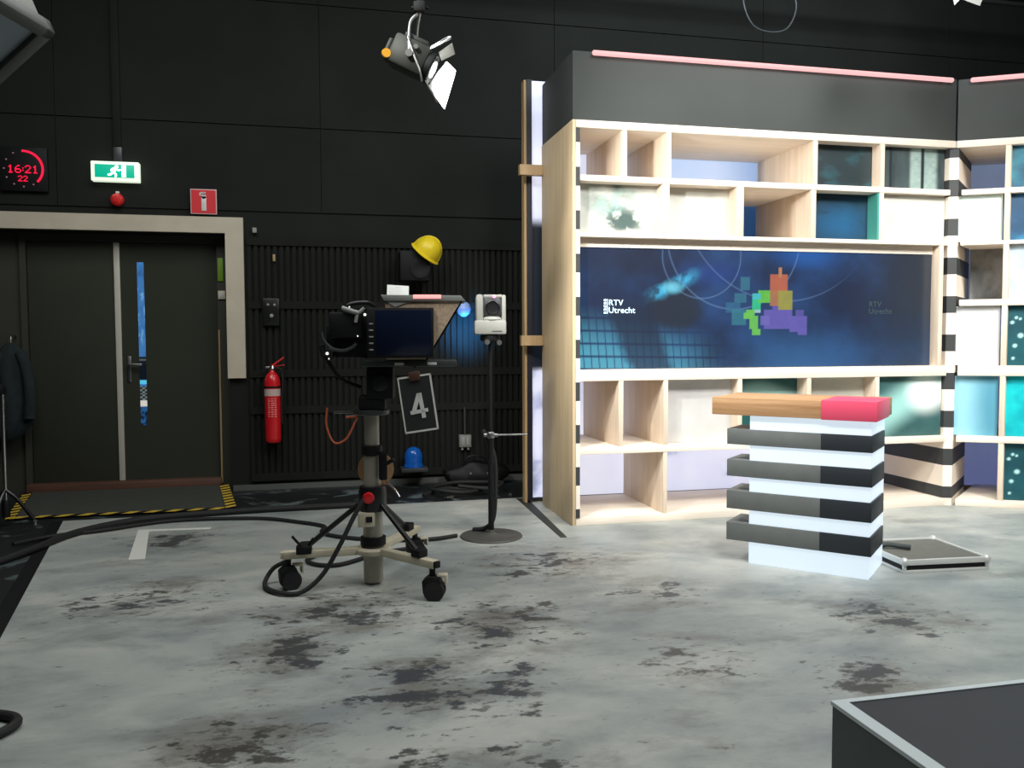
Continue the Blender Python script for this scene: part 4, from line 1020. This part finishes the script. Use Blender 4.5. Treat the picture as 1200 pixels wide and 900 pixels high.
MB().box((.20,.935,.006),(1.79,.975,.05), M=MW).build('foot_rail', M_stud, Bd2)

# ------------------------------------------------------------------ lectern
LA = Vector((2.78,5.078,.006)); lu = Vector((.524,-.541,0)).normalized(); lv = Vector((-lu.y,lu.x,0))
ML = Matrix(((lu.x,lv.x,0,LA.x),(lu.y,lv.y,0,LA.y),(0,0,1,LA.z),(0,0,0,1)))
Lc = thing('presenter_desk', LA, 'white glowing presenter desk with grey bands and wooden top', 'desk', M=ML.copy())
MB().box((0,0,0),(.753,.475,.99), M=ML, bev=.004).build('body', M_lightbox, Lc)
for z0, z1 in ((.147,.268),(.360,.484),(.580,.693),(.794,.899)):
    MB().box((-.149,-.014,z0),(.458,.30,z1), M=ML, bev=.002).build('grey_band', M_bandgrey, Lc)
    MB().box((.458,-.014,z0),(.765,.41,z1), M=ML, bev=.002).build('black_band', M_bandblack, Lc)
MB().box((-.25,-.03,.992),(.785,.54,1.108), M=ML, bev=.004).build('top_slab', M_oak, Lc)
MB().box((.462,-.036,.988),(.791,.40,1.1125), M=ML, bev=.003).build('pink_end', M_pink, Lc)['label'] = 'pink lacquered section of the top'

# flat case on the floor with a cable
MF = Matrix.Translation((3.61,4.61,.006)) @ Matrix.Rotation(math.radians(-4.3),4,'Z')
Fc = thing('floor_monitor_case', (3.61,4.61,.006), 'flat aluminium-edged case lying on the floor behind the presenter desk', 'case', M=MF.copy())
MF2 = MF
def fprism(poly, z0, h, nm, m, par=Fc, bev=0): return MB().prism([MF2 @ Vector((x,y,z0)) for x,y in poly], (0,0,h), bev).build(nm, m, par)
fprism([(0,0),(.60,0),(.60,.56),(0,.56)], 0, .018, 'case_foot', M_alu, bev=.003)
fprism([(.012,.012),(.588,.012),(.588,.548),(.012,.548)], .018, .034, 'case_body', M_black)
w = MB()
for a, b in (((0,0,.05),(.60,.02,.085)),((0,.54,.05),(.60,.56,.085)),((0,0,.05),(.02,.56,.085)),((.58,0,.05),(.60,.56,.085)),((0,0,.018),(.02,.02,.05)),((.58,0,.018),(.60,.02,.05)),((0,.54,.018),(.02,.56,.05)),((.58,.54,.018),(.60,.56,.05))): w.box(a,b,M=MF2,bev=.003)
w.build('edge_profile', M_alu, Fc)
fprism([(.02,.02),(.58,.02),(.58,.54),(.02,.54)], .05, .026, 'case_top', M_casetop)
for x, y in ((.012,.012),(.588,.012),(.012,.548),(.588,.548)):
    t = bmesh.new(); bmesh.ops.create_uvsphere(t, u_segments=16, v_segments=10, radius=.028); t.transform(Matrix.Translation(MF2 @ Vector((x,y,.072)))); w = MB(); w.merge(t); w.build('ball_corner', M_alu, Fc)
c0 = MF2 @ Vector((.22,.26,.098))
tag(MB().tube([(3.60,4.98,.03),(3.66,4.98,.07),(3.72,4.94,.11),(3.80,4.90,.105),(c0.x,c0.y,c0.z)], .017).build('case_cable', mat('cable_grey_green', lin(58,66,64), .6)), 'thick dark cable running from the presenter desk onto the flat case', 'cable')

# ------------------------------------------------------------------ dark platform in the near right corner
Pf = thing('low_platform', (2.2,1.5,0), 'low dark grey platform with pale edge trim in the near right corner', 'platform')
px0, px1, py0, py1, pz = 1.436, 2.75, .95, 2.135, .45
MB().box((px0+.004,py0+.004,.006),(px1-.004,py1-.004,pz-.013)).build('platform_side', M_platside, Pf)
MB().box((px0+.045,py0+.045,pz-.013),(px1-.045,py1-.022,pz-.003)).build('platform_top', M_plattop, Pf)
w = MB()
e = pz-.012
w.box((px0,py0,e),(px0+.045,py1,pz)); w.box((px0+.045,py1-.022,e),(px1,py1,pz)); w.box((px1-.045,py0,e),(px1,py1-.022,pz)); w.box((px0+.045,py0,e),(px1-.045,py0+.045,pz))
w.build('edge_trim', M_platedge, Pf)

# ------------------------------------------------------------------ things hanging from the rig
for k, y in enumerate((3.2,5.1,8.05)):
    tag(MB().cyl((-4.9,y,5.2),(8.4,y,5.2),.025,n=14).build('lighting_pipe', M_rigblack), ['black lighting pipe nearest the viewer under the ceiling','middle black lighting pipe under the ceiling','black lighting pipe nearest the back wall under the ceiling'][k], 'pipe', 'lighting pipes')
def spotlight(loc, label, rz):
    """stage spotlight hanging under loc; beam axis is local +x tipped down"""
    Mx = Matrix.Translation(loc) @ Matrix.Rotation(rz,4,'Z')
    T = thing('stage_spotlight', loc, label, 'spotlight', 'stage spotlights', M=Mx.copy())
    P_ = lambda x,y,z: Mx @ Vector((x,y,z))
    w = MB(); w.cyl(P_(0,0,5.176-loc[2]),P_(0,0,.40),.02,n=16); w.build('drop_pole', M_chrome, T)
    w = MB(); w.box((-.035,-.035,.27),(.035,.035,.33),M=Mx,bev=.008); w.cyl(P_(0,0,.33),P_(0,0,.40),.024,n=14); w.cyl(P_(-.06,0,.37),P_(.03,0,.37),.008,n=10); w.cyl(P_(-.05,0,.30),P_(.05,0,.30),.009,n=10); w.build('pole_clamp', M_black, T)
    w = MB(); w.tube([P_(0,0,.28),P_(-.02,-.02,.25),P_(-.05,-.05,.20),P_(-.055,-.09,.1),P_(-.05,-.115,.0)], .009, sub=4); w.tube([P_(0,0,.27),P_(-.02,.05,.22),P_(-.04,.11,.12),P_(-.05,.115,.0)], .009, sub=4); w.build('yoke', M_steel, T)
    ax = Vector((.86,-.0,-.42)).normalized(); b = Vector((-.05,0,0)); upv = Vector((.42,0,.86)).normalized()
    # housing: stepped rectangular-round body
    Mb = Matrix.Translation(loc) @ Matrix.Rotation(rz,4,'Z') @ Matrix(((ax.x,0,upv.x,b.x),(ax.y,1,upv.y,b.y),(ax.z,0,upv.z,b.z),(0,0,0,1)))
    w = MB(); w.box((-.13,-.085,-.085),(.10,.085,.095),M=Mb,bev=.022); w.box((-.16,-.06,-.07),(-.13,.06,.05),M=Mb,bev=.01)
    w.box((-.09,-.05,.095),(.06,.05,.125),M=Mb,bev=.008); hs = w.build('housing', M_gunmetal, T)
    for k in range(5):
        pass
    w = MB(); w.cyl(Mb @ Vector((-.135,-.075,-.05)),Mb @ Vector((-.125,-.097,-.05)),.025,n=20); w.build('rear_leak_glow', M_leakglow, hs)['label'] = 'glowing amber disc for lamp light leaking at the rear'  # disc painted as escaping lamp light, no second lamp here
    w = MB(); w.lathe([(.088,0),(.092,.01),(.092,.035),(.084,.04)], Mb @ Vector((.10,0,0)), Mb.to_3x3() @ Vector((1,0,0)), n=36); w.build('lens_ring', M_black, T)
    w = MB(); w.lathe([(.08,0),(.06,.018),(0,.028)], Mb @ Vector((.12,0,0)), Mb.to_3x3() @ Vector((1,0,0)), n=36); w.build('lens', M_lens, T)
    w = MB(); w.cyl(Mb @ Vector((.0,-.09,.0)),Mb @ Vector((.0,-.125,.0)),.022,n=16); w.cyl(Mb @ Vector((.02,-.09,.05)),Mb @ Vector((.02,-.12,.05)),.014,n=12); w.build('yoke_knob', M_chrome, T)
    w = MB(); w.tube([P_(-.06,-.10,.1),P_(-.02,-.11,-.02),P_(.01,-.11,-.10),P_(.02,-.10,-.16)], .007); w.build('power_lead', M_steel, T)
    # barn doors: four flaps hinged on the ring
    def flap(h0, h1, o0, o1, nm='barn_door'):
        f = MB(); n_ = ((Vector(h1)-Vector(h0)).cross(Vector(o0)-Vector(h0))).normalized()*.002
        f.prism([Mb @ Vector(q) for q in (h0,h1,o1,o0)], Mb.to_3x3() @ n_); f.build(nm, M_barn, T)
    flap((.14,-.06,.09),(.14,.085,.09),(.19,-.07,.17),(.19,.12,.17))
    flap((.14,-.07,-.09),(.14,.085,-.09),(.22,-.09,-.14),(.22,.12,-.14))
    flap((.13,.09,-.085),(.17,.09,.10),(.27,.15,-.15),(.235,.13,.085))
    w = MB(); w.tube([Mb @ Vector((.09,-.06,.09)),Mb @ Vector((.14,-.07,.15)),Mb @ Vector((.17,-.07,.19)),Mb @ Vector((.155,-.055,.195)),Mb @ Vector((.12,-.055,.15)),Mb @ Vector((.085,-.05,.10))], .006); w.build('safety_wire', M_chrome, T)
    return T, Mb
Ts, Mb1 = spotlight((.615,5.09,3.17), 'lit stage spotlight with barn doors hanging from its chrome pole above the yellow helmet', -.25)
T2 = copy_tree(Ts); T2.matrix_basis = Matrix.Translation((4.55,5.10,4.08)) @ Matrix.Rotation(1.9,4,'Z')
T2['label'] = 'stage spotlight just peeking in at the top right above the fascia'
# cable loop hanging from the back pipe
lp = [(4.35,8.05,5.17),(4.28,8.04,4.95),(4.38,8.03,4.72),(4.58,8.03,4.66),(4.78,8.03,4.72),(4.88,8.04,4.95),(4.8,8.05,5.17)]
tag(MB().tube(lp, .009).build('hanging_cable', M_greydk), 'thin grey cable hanging in a loop from the back lighting pipe', 'cable')
# monitor hanging in the near top left corner
cu_ = Vector((-.75,.34,.576)).normalized(); cw_ = Vector((-.55,-.64,-.338)); cw_ = (cw_-cu_*cw_.dot(cu_)).normalized(); cn_ = cu_.cross(cw_)
if cn_.y < 0: cn_ = -cn_

Pm = Vector((-.905,3.347,2.602))
fk = (Pm-Vector((0,0,H))).normalized(); rk = fk.cross(u2).normalized(); uk = rk.cross(fk)
toW = lambda v: rk*v.x+uk*v.y-fk*v.z
U3, V3, N3 = toW(cu_), toW(cw_), toW(cn_)
Mm = Matrix(((U3.x,V3.x,N3.x,Pm.x),(U3.y,V3.y,N3.y,Pm.y),(U3.z,V3.z,N3.z,Pm.z),(0,0,0,1)))
Hm = thing('hanging_monitor', Pm, 'silver-cased hanging monitor with dark rim in the near top left corner', 'monitor')
MB().box((0,0,.035),(.56,.44,.36), M=Mm, bev=.05).build('casing', M_monshell, Hm)
w = MB(); bz = .04
for a, b in (((-.008,-.008,-.012),(.568,bz,.06)),((-.008,.44-bz,-.012),(.568,.448,.06)),((-.008,-.008,-.012),(bz,.448,.06)),((.56-bz,-.008,-.012),(.568,.448,.06))): w.box(a,b,M=Mm,bev=.012)
w.build('bezel', mat('bezel_dark', lin(92,94,90), .5), Hm)
MB().box((bz-.01,bz-.01,.012),(.56-bz+.01,.44-bz+.01,.03), M=Mm).build('screen', M_monscreen, Hm)
tp = Mm @ Vector((.33,.2,.34)); MB().cyl(tp,(tp.x,tp.y,5.176),.022,n=16).build('drop_pole', M_rigblack, Hm)

# ------------------------------------------------------------------ lights
def area(name, loc, target, size, energy, col=(1,1,1), size_y=None, spread=None):
    l = bpy.data.lights.new(name, 'AREA'); l.energy = energy; l.color = col; l.size = size
    if size_y: l.shape = 'RECTANGLE'; l.size_y = size_y
    if spread: l.spread = spread
    o = bpy.data.objects.new(name, l); COL.objects.link(o); o.location = loc
    o.rotation_euler = (Vector(target)-Vector(loc)).to_track_quat('-Z','Y').to_euler(); return o
def spot(name, loc, target, energy, ang, blend=.4, col=(1,1,1), rad=.1):
    l = bpy.data.lights.new(name, 'SPOT'); l.energy = energy; l.color = col; l.spot_size = math.radians(ang); l.spot_blend = blend; l.shadow_soft_size = rad
    o = bpy.data.objects.new(name, l); COL.objects.link(o); o.location = loc
    o.rotation_euler = (Vector(target)-Vector(loc)).to_track_quat('-Z','Y').to_euler(); return o
spot('key_light', (2.2,1.6,5.0), (3.4,6.6,1.5), 790, 58, .7, (1,.98,.95), .5)
spot('key_light', (4.9,2.2,5.0), (4.2,6.6,1.4), 700, 58, .7, (1,.98,.95), .5)
spot('corner_light', (5.3,3.0,5.0), (5.5,6.5,1.6), 600, 36, .8, (1,1,.97), .15)
area('fill_light', (-1.0,5.3,5.35), (-1.0,6.6,0), 3.2, 150, (.97,1,.98))
area('fill_light', (3.8,2.6,5.35), (3.8,3.4,0), 3, 225, (.97,1,1))
area('wall_wash', (4.4,6.4,5.4), (4.6,8.85,4.2), 4.5, 85, (.85,.95,1), .4)
spot('side_light', (-1.6,2.4,5.0), (2.0,6.9,1.7), 600, 36, .8, (1,.98,.93), .2)
# the stage spotlight's own beam
pb = Mb1 @ Vector((.155,0,0)); tb = Mb1 @ Vector((2.2,0,0))
spot('spotlight_beam', pb, Mb1 @ Vector((1.0,.75,.1)), 380, 110, .6, (1,.99,.95), .03)
spot('blue_wash', (1.50,8.42,1.60), (1.51,8.85,1.62), 60, 98, 1, (.05,.35,1), .03)
wd = bpy.data.worlds.new('world'); SC.world = wd; wd.use_nodes = True
wd.node_tree.nodes['Background'].inputs['Color'].default_value = (.8,.9,.95,1); wd.node_tree.nodes['Background'].inputs['Strength'].default_value = .02
vs = SC.view_settings; vs.view_transform = 'Standard'; vs.look = 'None'; vs.exposure = 0; vs.gamma = 1; vs.use_curve_mapping = False
